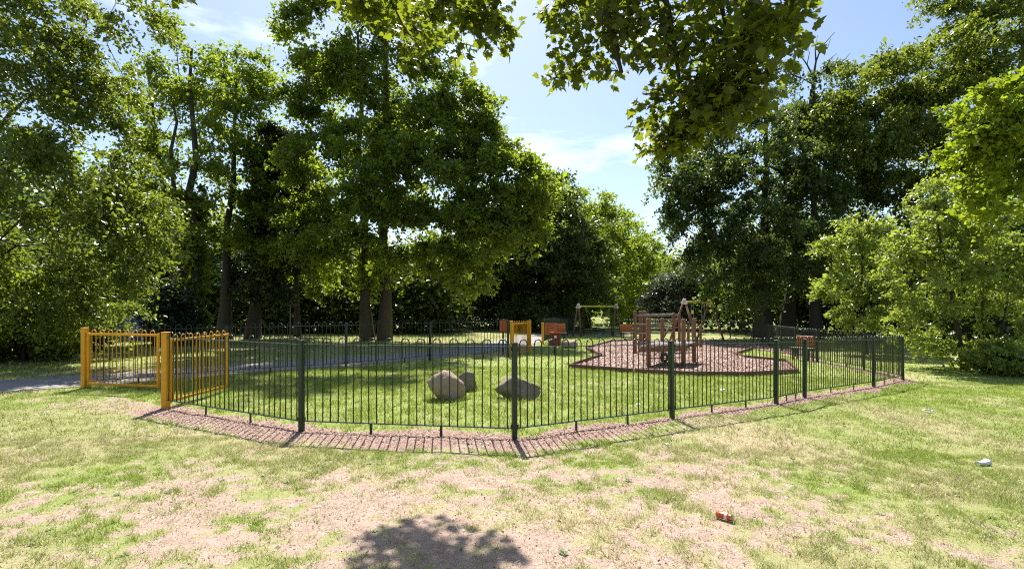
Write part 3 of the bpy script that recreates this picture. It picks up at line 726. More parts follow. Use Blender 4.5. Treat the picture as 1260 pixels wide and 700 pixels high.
# ------------------------------------------------------------------ trees
def tree_arrays(rs, lobes, nclump, sprays, lps, rc, lsize, trunk_top, base, droop=.25, flat=.5, up=.40, aspect=.66, zmin=.2, outw=.6, shell=.45):
    """clump centres and leaf quads (world coordinates)"""
    lobes = np.array(lobes, float); vol = lobes[:, 3] * lobes[:, 4] * lobes[:, 5]; pr = vol ** .72; pr /= pr.sum()
    li = rs.choice(len(lobes), nclump, p=pr)
    d = rs.normal(size=(nclump, 3)); d /= np.linalg.norm(d, axis=1)[:, None]
    rad = shell + (1 - shell) * rs.rand(nclump) ** .6
    C = lobes[li, :3] + d * rad[:, None] * lobes[li, 3:6]
    C[:, 2] = np.maximum(C[:, 2], zmin)
    ax = np.array([base[0], base[1]]); o2 = C[:, :2] - ax; o2 /= (np.linalg.norm(o2, axis=1)[:, None] + 1e-6)
    outv = np.concatenate([o2, np.full((nclump, 1), .15)], 1)
    N = nclump * sprays; ci = np.repeat(np.arange(nclump), sprays)
    sd_ = rs.normal(size=(N, 3)); sd_[:, 2] *= flat; sd_ = sd_ / np.linalg.norm(sd_, axis=1)[:, None] + outv[ci] * outw; sd_ /= np.linalg.norm(sd_, axis=1)[:, None]
    sl = rc * rs.uniform(.55, 1.3, N) * np.repeat(rs.uniform(.7, 1.25, nclump), sprays)
    si = np.repeat(np.arange(N), lps); K = len(si)
    u = rs.rand(K) ** .8
    Pn = C[ci[si]] + sd_[si] * (u * sl[si])[:, None] + rs.normal(size=(K, 3)) * (.13 * rc * np.array([1, 1, flat + .2]))
    Pn[:, 2] -= droop * u * u * sl[si]
    nrm = rs.normal(size=(K, 3)) * (1 - up); nrm[:, 2] += up * np.where(rs.rand(K) < .93, 1, -1)
    nrm /= np.linalg.norm(nrm, axis=1)[:, None]
    tg = rs.normal(size=(K, 3)) + sd_[si] * .9; tg[:, 2] -= droop * 1.2
    tg -= nrm * (tg * nrm).sum(1)[:, None]; tg /= (np.linalg.norm(tg, axis=1)[:, None] + 1e-6)
    bn = np.cross(nrm, tg); L = lsize * np.clip(rs.lognormal(-.05, .32, K), .35, 2.0)[:, None]
    v0 = Pn; v1 = Pn + tg * L * .48 + bn * L * aspect / 2 + nrm * L * .10; v2 = Pn + tg * L - nrm * L * .06; v3 = Pn + tg * L * .48 - bn * L * aspect / 2 + nrm * L * .10
    Vv = np.stack([v0, v1, v2, v3], 1).reshape(-1, 3)
    b_ = np.arange(K)[:, None] * 4
    T_ = np.concatenate([b_ + np.array((0, 1, 2)), b_ + np.array((0, 2, 3))], 1).reshape(-1, 3)
    crn = rs.rand(nclump)[ci[si]]; rn = np.clip(.55 * rs.rand(K) + .45 * crn, 0, 1)
    return C, Vv, T_, np.repeat(rn, 4)

def skeleton(rs, trunk, C, rtip=.012, trunk_r=.3, bias=.5, exp=2.35, cap=.55, jag=.12):
    """grow branches from trunk polyline nodes out to the clump centres"""
    nodes = [np.array(p, float) for p in trunk]; par = [-1] + list(range(len(trunk) - 1)); ntr = len(trunk)
    base = np.array(trunk[0]); mean = np.mean(np.array(trunk), 0)
    order = np.argsort(np.linalg.norm(C[:, :2] - mean[:2], axis=1) + .15 * np.abs(C[:, 2] - mean[2]))
    for ci in order:
        c_ = C[ci]; A = np.array(nodes); dv = c_ - A; dist = np.linalg.norm(dv, axis=1)
        hd = np.linalg.norm(dv[:, :2], axis=1)
        cost = dist + bias * np.maximum(0, A[:, 2] - c_[2] + .35 * hd)
        cost[:2] += 5
        j = int(np.argmin(cost)); L = dist[j]; nseg = 1 if L < .7 else (2 if L < 1.8 else 4)
        prev = j; a_ = A[j]; side = rs.normal(size=3) * L * jag
        for k_ in range(1, nseg + 1):
            s = k_ / nseg; p_ = a_ + (c_ - a_) * s + side * math.sin(math.pi * s) + np.array((0, 0, L * .10 * math.sin(math.pi * s)))
            nodes.append(p_); par.append(prev); prev = len(nodes) - 1
    n = len(nodes); acc = np.zeros(n); r_ = np.zeros(n)
    for i in range(n - 1, -1, -1):
        r_[i] = max(acc[i], rtip ** exp) ** (1 / exp)
        if par[i] >= 0: acc[par[i]] += r_[i] ** exp
    lim = trunk_r * cap; r_ = np.minimum(r_, lim)
    Vv = []; Ff = []; k_ = 0
    for i in range(ntr, n):
        a_, b_ = nodes[par[i]], nodes[i]; d = b_ - a_; L = np.linalg.norm(d)
        if L < 1e-5: continue
        d /= L; ref = np.array((0, 0, 1.)) if abs(d[2]) < .9 else np.array((1., 0, 0)); u = np.cross(d, ref); u /= np.linalg.norm(u); v = np.cross(d, u)
        ra = r_[i] if par[i] < ntr else min(r_[par[i]], r_[i] * 1.5); rb = r_[i]
        m_ = 5 if rb > .03 else 3
        a_ = a_ - d * min(ra, L) * .4
        for q in range(m_):
            an = 6.283 * q / m_; e_ = u * math.cos(an) + v * math.sin(an); Vv.append(a_ + e_ * ra); Vv.append(b_ + e_ * rb)
        for q in range(m_):
            q2 = (q + 1) % m_; Ff.append((k_ + 2 * q, k_ + 2 * q2, k_ + 2 * q2 + 1)); Ff.append((k_ + 2 * q, k_ + 2 * q2 + 1, k_ + 2 * q + 1))
        k_ += 2 * m_
    return np.array(Vv), np.array(Ff)

def trunk_solid(pts, r0, r1, n=12, seed=0, flare=1.5):
    r_ = random.Random(seed); Vv = []; Ff = []
    m_ = len(pts)
    for i, p_ in enumerate(pts):
        s = i / (m_ - 1); rr = r0 + (r1 - r0) * s ** .8
        if i == 0: rr *= flare
        elif i == 1: rr *= 1 + (flare - 1) * .2
        for k_ in range(n):
            a_ = 6.283 * k_ / n; q = rr * (1 + (.16 if i == 0 else .05) * math.sin(a_ * 3 + seed) + r_.uniform(-.03, .03)); Vv.append((p_[0] + q * math.cos(a_), p_[1] + q * math.sin(a_), p_[2]))
        if i:
            for k_ in range(n):
                o_ = (i - 1) * n; k2 = (k_ + 1) % n; Ff += [(o_ + k_, o_ + k2, o_ + n + k2), (o_ + k_, o_ + n + k2, o_ + n + k_)]
    return np.array(Vv), np.array(Ff)

def tree(name, label, base, trunks, lobes, seed, mat, bark, nclump=200, sprays=7, lps=28, rc=1.0, lsize=.16, group=None, bias=.5, rtip=.012, twig=None, cat='tree', extra=None, jag=.12, **kw):
    """trunks: list of (points, r0, r1); lobes: (x,y,z,rx,ry,rz) world"""
    rs = np.random.RandomState(seed)
    C, Vv, T_, rn = tree_arrays(rs, lobes, nclump, sprays, max(6, int(lps * .98)), rc, lsize * .80, None, base, **kw)
    b = np.array((base[0], base[1], gz(base[0], base[1])))
    root = thing(name, label, cat, tuple(b), 0, group)
    if extra is not None:
        C2, V2, T2, r2 = extra; T_ = np.concatenate([T_, T2 + len(Vv)]); Vv = np.concatenate([Vv, V2]); rn = np.concatenate([rn, r2])
    TV = []; TF = []; o_ = 0
    for k_, (pts, r0, r1) in enumerate(trunks):
        v, f = trunk_solid(pts, r0, r1, 12, seed + k_); TV.append(v); TF.append(f + o_); o_ += len(v)
    # each clump grows from its nearest trunk
    owner = np.argmin(np.stack([np.min(np.linalg.norm(C[:, None, :2] - np.array(pts)[None, len(pts) // 2:, :2], axis=2), axis=1) for pts, _, _ in trunks], 1), 1)
    for k_, (pts, r0, r1) in enumerate(trunks):
        sel = C[owner == k_]
        if len(sel) == 0: continue
        v, f = skeleton(rs, pts, sel, rtip, r0, bias, jag=jag); TV.append(v); TF.append(f + o_); o_ += len(v)
    tv = np.concatenate(TV) - b; tf = np.concatenate(TF)
    obj('trunk', np_mesh('trunk', tv, tf, 3, None, True), bark, root)
    obj('crown', np_mesh('crown', Vv - b, T_, 3, {'rnd': rn}), mat, root)
    return root
def LB_(px, py, Y, rpx, rpy, rdep=None):
    c_ = W(px, py, Y); s = Y / F; return (c_.x, c_.y, c_.z, rpx * s, (rdep if rdep else rpx * s), rpy * s)
def tline(base, top, n=7, wob=.15, seed=0):
    r_ = random.Random(seed); out = []
    for i in range(n):
        s = i / (n - 1); out.append((base[0] + (top[0] - base[0]) * s + (r_.uniform(-wob, wob) if 0 < i else 0), base[1] + (top[1] - base[1]) * s + (r_.uniform(-wob, wob) if 0 < i else 0), base[2] + (top[2] - base[2]) * s))
    out[0] = (base[0], base[1], base[2] - .15); return out
def B3(px, Y): x = (px - 630) / F * Y; return (x, Y, gz(x, Y))

# --- T3: big twin-stemmed tree left of centre
Y = 25.0; b1_, b2_ = B3(452, Y), B3(472, Y + .4)
lob = [LB_(455, -40, Y, 95, 60), LB_(420, 45, Y, 72, 55), LB_(500, 40, Y, 60, 60), LB_(425, 130, Y, 75, 60), LB_(500, 120, Y, 70, 60), LB_(540, 170, Y - .5, 60, 50), LB_(565, 135, Y - .5, 36, 30), LB_(585, 175, Y - 1, 45, 36), LB_(610, 255, Y - 1.5, 50, 34), LB_(650, 235, Y - 2, 26, 22), LB_(462, 225, Y - 2, 45, 40), LB_(450, 180, Y - 1.5, 45, 35), LB_(600, 285, Y - 2, 55, 32), LB_(585, 320, Y - 2, 40, 22), LB_(450, 270, Y - 2, 45, 30), LB_(625, 215, Y - 1.5, 40, 28),
       LB_(420, 220, Y, 75, 55), LB_(520, 230, Y - 1, 95, 55), LB_(600, 205, Y - 1.5, 62, 40), LB_(640, 225, Y - 2, 40, 28), LB_(395, 290, Y, 55, 50), LB_(470, 290, Y - 1, 80, 45), LB_(570, 290, Y - 1.5, 60, 42), LB_(560, 335, Y - 2, 45, 22), LB_(420, 335, Y - .5, 55, 30)]
tree('broadleaf_tree', 'tall full tree with twin brown trunks left of the centre', (b1_[0] + .4, Y), [(tline(b1_, (W(440, 40, Y)), 9, .12, 1), .26, .06), (tline(b2_, (W(475, -40, Y)), 9, .1, 2), .29, .07)], lob, 31, M['leaf_mid'], M['bark_warm'], 530, 8, 40, .95, .21, rtip=.013, droop=.35, outw=.7)
# --- T1: drooping near tree at the left edge
Y = 13.0
lob = [LB_(0, -30, Y, 90, 80), LB_(20, 60, Y, 75, 70), LB_(95, 40, Y + 1, 20, 70), LB_(140, 10, Y + .5, 18, 45), LB_(120, 110, Y + 1, 40, 24), LB_(175, 15, Y + 1, 10, 35), LB_(190, 60, Y + 1, 7, 40), LB_(158, 75, Y + .8, 9, 45), LB_(196, 280, Y, 8, 45), LB_(40, 150, Y, 85, 70), LB_(130, 170, Y + .5, 45, 40), LB_(60, 240, Y - .5, 100, 55), LB_(150, 265, Y, 48, 45), LB_(30, 320, Y, 80, 45), LB_(165, 320, Y + .5, 36, 32), LB_(60, 375, Y + 1, 90, 35), LB_(-60, 200, Y, 80, 160)]
b_ = B3(-75, Y + .5)
tree('broadleaf_tree', 'large tree with drooping glossy boughs filling the left edge', b_, [(tline(b_, (b_[0] + .6, b_[1], 11.0), 8, .1, 3), .42, .1)], lob, 32, M['leaf_olive'], M['bark'], 280, 8, 36, .66, .12, droop=.9, flat=.55, up=.42, outw=.9, rtip=.009)
# --- bushes under T1, and the bright one at the left
def bush(label, px, Y, wpx, top, seed, mat, ncl=90, lps=26, rc=.55, lsize=.14, name='bush', group='shrubs along the wood edge'):
    b = B3(px, Y); zt_ = EYE + (HZ - top) / F * Y; hw = wpx / F * Y / 2; hh = (zt_ - b[2]) / 2; r_ = random.Random(seed)
    lob = [(b[0] + r_.uniform(-.4, .4) * hw, Y + r_.uniform(-.4, .4) * hw, b[2] + hh * r_.uniform(.7, 1.2), hw * r_.uniform(.5, .75), hw * .6, hh * r_.uniform(.6, .85)) for _ in range(5)] + [(b[0], Y, b[2] + hh * .6, hw, hw * .7, hh * .6)]
    tr_ = [([(b[0] + dx, Y + dy, b[2] - .1), (b[0] + dx * 2, Y + dy * 2, b[2] + hh * .5), (b[0] + dx * 4, Y + dy * 4, b[2] + hh * 1.1)], .05, .02) for dx, dy in ((-.1, .03), (.12, -.05), (.02, .1))]
    return tree(name, label, b, tr_, lob, seed, mat, M['bark'], ncl, 6, lps, rc, lsize, group, rtip=.008, cat='bush', droop=.35, zmin=b[2] + .1)
bush('broad dark bush at the left edge, behind the path', 25, 14.5, 190, 300, 41, M['leaf_mid'], 150, 30, .6, .13)
bush('dense dark bush between the left edge and the gate', 72, 17.5, 100, 325, 42, M['leaf_deep'], 120, 28, .6, .16)
bush('rounded dark bush just left of the ivy-clad stems', 212, 21, 56, 345, 43, M['leaf_ivy'], 80, 26, .6, .18)
# --- T2: slim trees left
Y = 23.0; b_ = B3(238, Y); 
lob = [LB_(232, 45, Y, 26, 30), LB_(220, 85, Y, 36, 34), LB_(190, 110, Y, 30, 40), LB_(245, 125, Y, 34, 40), LB_(200, 170, Y + 1, 40, 40), LB_(160, 145, Y + 1, 26, 40), LB_(240, 210, Y, 30, 40), LB_(190, 240, Y + 1, 40, 40), LB_(225, 290, Y, 36, 60)]
ivy = tree_arrays(np.random.RandomState(5), [(b_[0] + .05, Y, 2.2, .5, .5, 2.4), (b_[0], Y, 5.2, .45, .45, 2.0)], 60, 6, 22, .35, .15, None, b_, droop=.3, up=.3)
tree('broadleaf_tree', 'slim tree with several forked stems rising from one ivy-clad base', b_, [(tline(b_, W(235, 60, Y), 9, .18, 5), .30, .05), (tline((b_[0] - .5, Y + .2, b_[2]), W(180, 90, Y + .4), 9, .2, 6), .22, .04), (tline((b_[0] - .3, Y - .2, b_[2]), W(215, 110, Y), 9, .2, 7), .2, .04)], lob, 33, M['leaf_mid'], M['bark'], 120, 7, 26, .75, .18, rtip=.012, extra=ivy, jag=.08)
Y = 26.0; b_ = B3(276, Y)
lob = [LB_(290, 85, Y, 30, 26), LB_(320, 100, Y, 30, 34), LB_(275, 135, Y, 34, 40), LB_(315, 155, Y, 36, 40), LB_(300, 210, Y, 40, 45), LB_(270, 260, Y, 34, 40), LB_(320, 280, Y, 40, 50)]
tree('broadleaf_tree', 'mid-height tree with one straight dark stem, between the forked tree and the big twin-trunked tree', b_, [(tline(b_, W(292, 90, Y), 8, .12, 8), .27, .05)], lob, 34, M['leaf_mid'], M['bark'], 120, 7, 28, .9, .21)
Y = 27.0; b_ = B3(312, Y)
lob = [LB_(312, 330, Y, 22, 50), LB_(318, 260, Y, 24, 45), LB_(330, 180, Y, 26, 40), LB_(345, 215, Y, 26, 30), LB_(350, 270, Y, 30, 45), LB_(340, 330, Y, 30, 40)]
tree('ivy_clad_tree', 'dark tree smothered in ivy just left of the big twin-trunked tree', b_, [(tline(b_, W(330, 170, Y), 7, .1, 9), .3, .06)], lob, 35, M['leaf_ivy'], M['bark'], 130, 7, 26, .75, .22)
Y = 29.0; b_ = B3(366, Y)
lob = [LB_(355, 190, Y, 26, 26), LB_(372, 225, Y, 30, 36), LB_(362, 280, Y, 32, 40), LB_(385, 330, Y, 36, 40)]
tree('young_tree', 'small light-leaved tree half hidden behind the big twin-trunked tree', b_, [(tline(b_, W(362, 195, Y), 6, .1, 10), .16, .04)], lob, 36, M['leaf_mid'], M['bark'], 80, 6, 26, .8, .22)
# --- T4: row running away towards the gap
def far_tree(label, px, Y, wpx, top, seed, mat, ncl=150, lps=24, lsize=.3, rc=1.2, bot=385, lean=0):
    b = B3(px, Y); n = 7; r_ = random.Random(seed); lob = []
    for i in range(n):
        s = i / (n - 1); py = top + 22 * wpx / 100 + (bot - 30 - top) * s; wd = wpx * .5 * (.55 + .45 * min(1, s * 2.2)) * r_.uniform(.85, 1.1)
        lob.append(LB_(px + lean * (1 - s) + r_.uniform(-.15, .15) * wpx, py, Y + r_.uniform(-1, 1), wd, (bot - top) / n * 1.0))
    return tree('broadleaf_tree', label, b, [(tline(b, W(px + lean, top + 25, Y), 7, .15, seed), .3, .06)], lob, seed, mat, M['bark'], ncl, 7, lps, rc, lsize, 'trees along the far path', rtip=.02)
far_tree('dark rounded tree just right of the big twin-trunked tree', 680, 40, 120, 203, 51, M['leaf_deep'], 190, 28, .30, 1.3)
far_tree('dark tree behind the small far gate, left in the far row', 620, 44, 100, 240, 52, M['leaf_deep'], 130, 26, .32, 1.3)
far_tree('mid-green tree second in the far row, behind the basket swing', 722, 50, 110, 228, 53, M['leaf_mid'], 180, 26, .32, 1.4)
far_tree('mid-green tree filling the gap just left of the basket swing', 700, 46, 80, 222, 58, M['leaf_mid'], 130, 26, .30, 1.3)
far_tree('mid-green tree third in the far row before the sky gap', 755, 60, 95, 255, 54, M['leaf_mid'], 160, 24, .38, 1.6)
far_tree('lighter tree last in the far row before the sky gap', 784, 74, 70, 288, 55, M['leaf_mid'], 120, 22, .42, 1.8)
far_tree('pale far tree in the middle of the sky gap', 803, 95, 60, 322, 56, M['leaf_olive'], 110, 20, .5, 2.0)
far_tree('silvery-leaved tree behind the climbing frame', 833, 46, 74, 318, 57, M['leaf_silver'], 130, 26, .27, 1.2, 400)
# --- T5: great dark beech right of the gap
Y = 35.0; b_ = B3(938, Y); b2_ = B3(968, Y + 1)
lob = [LB_(985, 115, Y, 62, 40), LB_(920, 165, Y, 70, 45), LB_(1010, 170, Y, 70, 50), LB_(860, 205, Y - 1, 52, 34), LB_(830, 200, Y - 1, 26, 26), LB_(930, 240, Y, 90, 50), LB_(1010, 250, Y, 60, 50), LB_(862, 262, Y - 1.5, 46, 34), LB_(880, 320, Y - 1.5, 50, 38), LB_(950, 320, Y - 1, 60, 38), LB_(1030, 320, Y, 55, 45), LB_(850, 235, Y - 1.5, 46, 26), LB_(895, 290, Y - 2, 40, 26), LB_(940, 200, Y - 3, 60, 40), LB_(960, 280, Y - 3.5, 60, 45), LB_(930, 340, Y - 3, 60, 30), LB_(1000, 220, Y - 3, 50, 40)]
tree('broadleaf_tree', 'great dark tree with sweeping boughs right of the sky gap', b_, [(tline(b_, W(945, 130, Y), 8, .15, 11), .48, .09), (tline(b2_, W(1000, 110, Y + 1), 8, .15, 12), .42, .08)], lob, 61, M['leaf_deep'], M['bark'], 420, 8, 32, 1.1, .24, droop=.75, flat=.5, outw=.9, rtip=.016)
# dead-topped tree
Y = 33.0; b_ = B3(1004, Y); rs = np.random.RandomState(77)
dead = thing('dead_tree', 'bare grey dead treetop poking above the great dark tree', 'tree', b_)
tp = W(1000, 110, Y); trk = tline(b_, tp, 7, .1, 13); v1_, f1_ = trunk_solid(trk, .3, .09, 9, 3)
dm = MB()
for pl_, r0, r1 in (([(1000, 112), (1001, 95), (1004, 76), (1011, 58), (1027, 40)], .10, .02), ([(1001, 96), (993, 80), (986, 70), (984, 58)], .06, .015), ([(1001, 98), (1016, 86), (1034, 80), (1046, 66)], .06, .015), ([(1004, 76), (1003, 60), (1006, 44)], .05, .014), ([(1000, 104), (986, 96), (974, 92), (966, 84)], .05, .014), ([(1008, 66), (1018, 60), (1022, 48)], .035, .012), ([(993, 80), (996, 66), (994, 56)], .03, .012), ([(1034, 80), (1042, 84), (1054, 76)], .03, .012), ([(1016, 86), (1020, 74), (1030, 66)], .03, .012), ([(986, 96), (980, 84), (978, 74)], .025, .01)):
    dm.tube([W(a_, b_2, Y + .15 * math.sin(a_)) for a_, b_2 in pl_], [r0 + (r1 - r0) * i_ / (len(pl_) - 1) for i_ in range(len(pl_))], 5)
b_ = B3(1004, Y); tr3 = []
for q in dm.f:
    for i_ in range(1, len(q) - 1): tr3.append((q[0], q[i_], q[i_ + 1]))
obj('trunk', np_mesh('trunk', np.concatenate([v1_, np.array(dm.v)]) - np.array(b_), np.concatenate([f1_, np.array(tr3) + len(v1_)]), 3, None, True), M['bark'], dead)
# --- T6: tall sunlit tree, upper right
Y = 31.0; b_ = B3(1235, Y)
lob = [LB_(1240, -40, Y, 70, 60), LB_(1250, 50, Y, 75, 60), LB_(1150, 85, Y, 62, 42), LB_(1085, 110, Y, 55, 42), LB_(1190, 130, Y, 70, 50), LB_(1075, 170, Y, 60, 42), LB_(1130, 190, Y, 60, 42), LB_(1040, 150, Y + .5, 40, 34), LB_(1215, 190, Y, 60, 45), LB_(1110, 225, Y + 1.5, 50, 24), LB_(1330, 40, Y, 80, 120), LB_(1200, 20, Y, 30, 40)]
tree('broadleaf_tree', 'tall sunlit tree with layered boughs in the upper right corner', b_, [(tline(b_, W(1225, 10, Y), 8, .12, 14), .50, .11)], lob, 62, M['leaf_olive'], M['bark'], 400, 8, 36, 1.25, .24, droop=.6, outw=.85, flat=.45)
# --- T7: lime maple at right edge
Y = 12.5; b_ = B3(1330, Y)
lob = [LB_(1225, 130, Y, 46, 32), LB_(1200, 175, Y, 34, 28), LB_(1250, 180, Y, 50, 45), LB_(1235, 235, Y, 38, 30), LB_(1275, 140, Y, 45, 45), LB_(1330, 170, Y, 50, 70)]
tree('broadleaf_tree', 'lime-green tree reaching in at the right edge', b_, [(tline(b_, (b_[0], b_[1], 6.6), 7, .08, 15), .2, .06)], lob, 63, M['leaf_lime'], M['bark'], 150, 7, 28, .5, .13, droop=.3, aspect=.8, outw=.8, rtip=.008)
# --- T8: young trees by the corner of the railings
Y = 15.6; b_ = B3(1188, Y)
lob = [LB_(1150, 240, Y, 30, 30), LB_(1135, 285, Y, 40, 40), LB_(1195, 290, Y, 50, 45), LB_(1150, 345, Y, 55, 45), LB_(1225, 335, Y, 48, 50), LB_(1165, 400, Y, 55, 36), LB_(1240, 395, Y, 48, 45), LB_(1112, 300, Y, 26, 26)]
tree('young_tree', 'leafy young tree on thin leaning stems at the right end of the railings', b_, [(tline(b_, W(1148, 235, Y), 7, .06, 16), .075, .02), (tline((b_[0] + .5, Y + .2, b_[2]), W(1215, 280, Y), 6, .05, 17), .06, .02), (tline((b_[0] + .9, Y, b_[2]), W(1250, 300, Y), 6, .05, 18), .05, .02)], lob, 64, M['leaf_fresh'], M['bark'], 165, 7, 23, .48, .13, droop=.35, outw=.6, rtip=.007)
Y = 21.5; b_ = B3(1065, Y)
lob = [LB_(1045, 290, Y, 34, 26), LB_(1075, 300, Y, 36, 34), LB_(1050, 345, Y, 40, 34), LB_(1080, 370, Y, 38, 34), LB_(1050, 390, Y, 36, 26), LB_(1100, 330, Y, 30, 50)]
tree('young_tree', 'bushy young tree behind the right-hand corner of the railings', b_, [(tline(b_, W(1060, 290, Y), 6, .06, 19), .08, .02)], lob, 65, M['leaf_fresh'], M['bark'], 95, 7, 24, .6, .17, droop=.35, outw=.7, rtip=.008)
bush('low nettle-like bush at the right edge by the lawn', 1245, 14.6, 110, 412, 45, M['leaf_fresh'], 80, 24, .32, .11)

# --- woodland mass behind everything
def belt(seed, regions, sprays, lps, rc, lsize):
    rs = np.random.RandomState(seed); Cs = []
    for (x0, x1, y0, y1, z0, z1, n) in regions:
        x = rs.uniform(x0, x1, n); y = rs.uniform(y0, y1, n); top = z0 + (z1 - z0) * (.55 + .45 * fbm(x, y, seed, 5, 2) / .5 * .8); z = z0 + (top - z0) * rs.rand(n) ** .8
        Cs.append(np.stack([x, y, z + gzn(x, y)], -1))
    C = np.concatenate(Cs); lobes = np.concatenate([C, np.full((len(C), 3), .05)], 1)
    rs2 = np.random.RandomState(seed + 1)
    n = len(C); N = n * sprays * lps; ci = np.repeat(np.arange(n), sprays * lps)
    P_ = C[ci] + rs2.normal(size=(N, 3)) * rc * .5
    nrm = rs2.normal(size=(N, 3)) * .5; nrm[:, 2] += .6; nrm /= np.linalg.norm(nrm, axis=1)[:, None]
    tg = rs2.normal(size=(N, 3)); tg -= nrm * (tg * nrm).sum(1)[:, None]; tg /= np.linalg.norm(tg, axis=1)[:, None]; bn = np.cross(nrm, tg)
    L = lsize * rs2.uniform(.6, 1.4, N)[:, None]
    Vv = np.stack([P_, P_ + tg * L * .5 + bn * L * .33, P_ + tg * L, P_ + tg * L * .5 - bn * L * .33], 1).reshape(-1, 3)
    b_ = np.arange(N)[:, None] * 4; T_ = np.concatenate([b_ + np.array((0, 1, 2)), b_ + np.array((0, 2, 3))], 1).reshape(-1, 3)
    return Vv, T_, np.repeat(np.clip(.6 * rs2.rand(N) + .4 * rs2.rand(n)[ci], 0, 1), 4)
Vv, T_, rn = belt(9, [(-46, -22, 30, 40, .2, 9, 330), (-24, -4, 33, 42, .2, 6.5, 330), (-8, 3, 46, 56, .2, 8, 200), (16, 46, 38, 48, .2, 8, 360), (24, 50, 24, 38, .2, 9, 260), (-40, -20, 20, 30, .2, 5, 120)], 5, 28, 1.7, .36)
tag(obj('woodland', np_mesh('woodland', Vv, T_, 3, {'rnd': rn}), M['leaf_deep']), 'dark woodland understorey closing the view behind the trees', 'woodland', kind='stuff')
Vv, T_, rn = belt(19, [(-70, 20, 105, 130, .2, 14, 330), (20, 90, 95, 130, .2, 14, 300), (-80, -35, 45, 90, .2, 16, 260), (48, 90, 45, 95, .2, 16, 260)], 4, 22, 3.2, .8)
tag(obj('woodland', np_mesh('woodland', Vv, T_, 3, {'rnd': rn}), M['leaf_mid']), 'far hazy woodland on the horizon beyond the gap', 'woodland', kind='stuff')

# --- overhanging maple whose trunk stands behind the viewer
LEAF = [(0, 0), (.16, -.07), (.36, -.02), (.36, .16), (.58, .30), (.40, .42), (.47, .66), (.27, .62), (.16, .82), (0, 1.0)]
leaf2 = [(x, y) for x, y in LEAF] + [(-x, y) for x, y in LEAF[-2:0:-1]]
NLV = len(leaf2)
def maple_leaves(rs, lobes_list, twigs):
    Vv = []; T_ = []; rn = []; k_ = 0
    for (P_, size, dirv) in twigs:
        nrm = Vector((rs.normal() * .55, rs.normal() * .55 - .15, .75 + rs.normal() * .25)).normalized()
        tg = Vector((dirv[0] + rs.normal() * .6, dirv[1] + rs.normal() * .6, dirv[2] - .55 + rs.normal() * .3)); tg = (tg - nrm * tg.dot(nrm)).normalized(); bn = nrm.cross(tg)
        s = size * rs.uniform(.6, 1.25); cup = rs.uniform(-.15, .25); c_ = Vector(P_)
        for lx, ly in leaf2: Vv.append(tuple(c_ + bn * lx * s + tg * ly * s + nrm * s * (.30 * abs(lx) - cup * lx * lx * 2 - .22 * ly * ly)))
        Vv.append(tuple(c_ + tg * s * .28 + nrm * s * .01)); cen = k_ + NLV
        for i in range(NLV): T_.append((k_ + i, k_ + (i + 1) % NLV, cen))
        rn += [rs.rand()] * (NLV + 1); k_ += NLV + 1
    return np.array(Vv), np.array(T_), np.array(rn)
rs = np.random.RandomState(99)
mtb = (2.6, -3.4, 0.0)
mt = thing('broadleaf_tree', 'overhanging dark boughs with lobed leaves across the top of the view', 'tree', mtb)
trunkM = [(2.6, -3.4, -.15), (2.6, -3.4, .6), (2.55, -3.3, 1.8), (2.4, -3.1, 3.2), (2.2, -2.7, 4.6), (1.9, -2.0, 5.8), (1.6, -1.2, 6.7)]
bigR = [LB_(705, 12, 4.6, 42, 34, .35), LB_(700, 85, 4.6, 34, 26, .25), LB_(760, 40, 4.3, 58, 50, .4), LB_(830, 40, 4.1, 75, 60, .5), LB_(900, 30, 3.8, 75, 60, .5), LB_(855, 105, 4.0, 75, 50, .45), LB_(915, 85, 3.7, 62, 60, .4), LB_(890, 120, 3.8, 55, 40, .4), LB_(815, 140, 4.2, 44, 40, .3), LB_(868, 150, 4.0, 42, 28, .3), LB_(797, 185, 4.2, 12, 18, .12), LB_(830, 160, 4.2, 36, 30, .2), LB_(820, -60, 4.2, 150, 50, .7), LB_(950, 15, 3.2, 38, 40, .25), LB_(975, 40, 3.1, 14, 26, .12)]
cenR = [LB_(445, 2, 5.2, 36, 22, .4), LB_(480, 15, 5.2, 40, 26, .4), LB_(525, 25, 6.8, 30, 28, .4), LB_(555, 5, 6.8, 30, 24, .4), LB_(590, 15, 5.4, 40, 28, .4), LB_(615, 38, 5.4, 28, 22, .3), LB_(574, 66, 5.4, 11, 10, .12), LB_(505, 55, 5.3, 24, 18, .25), LB_(540, -60, 5.2, 100, 30, .5), LB_(195, -12, 5.2, 22, 18, .2)]
def clumpsfrom(lobes, n, seed):
    r_ = np.random.RandomState(seed); L_ = np.array(lobes); pr = (L_[:, 3] * L_[:, 5]) ** .9; pr /= pr.sum(); li = r_.choice(len(L_), n, p=pr)
    d = r_.normal(size=(n, 3)); d /= np.linalg.norm(d, axis=1)[:, None]; return L_[li, :3] + d * (r_.rand(n) ** .45)[:, None] * L_[li, 3:6]
C1 = clumpsfrom(bigR, 460, 1); C2 = clumpsfrom(cenR, 170, 2)
C3 = clumpsfrom([(1.5, -1.5, 6.5, 2.2, 1.8, 1.2), (3.2, -2.5, 5.6, 1.8, 1.6, 1.2), (.2, -3, 6.6, 1.8, 1.6, 1.1)], 120, 3)
limb1 = [(1.6, -1.2, 6.7), (1.2, .8, 6.4), (.95, 2.6, 5.4), tuple(W(738, -30, 4.3)), tuple(W(752, 40, 4.3)), tuple(W(765, 90, 4.3))]
limb1b = [(.95, 2.6, 5.4), tuple(W(800, -60, 4.2)), tuple(W(822, 10, 4.15)), tuple(W(832, 70, 4.1)), tuple(W(838, 115, 4.1))]
limb1c = [(.95, 2.6, 5.4), tuple(W(870, -50, 4.0)), tuple(W(888, 10, 3.9)), tuple(W(900, 60, 3.85))]
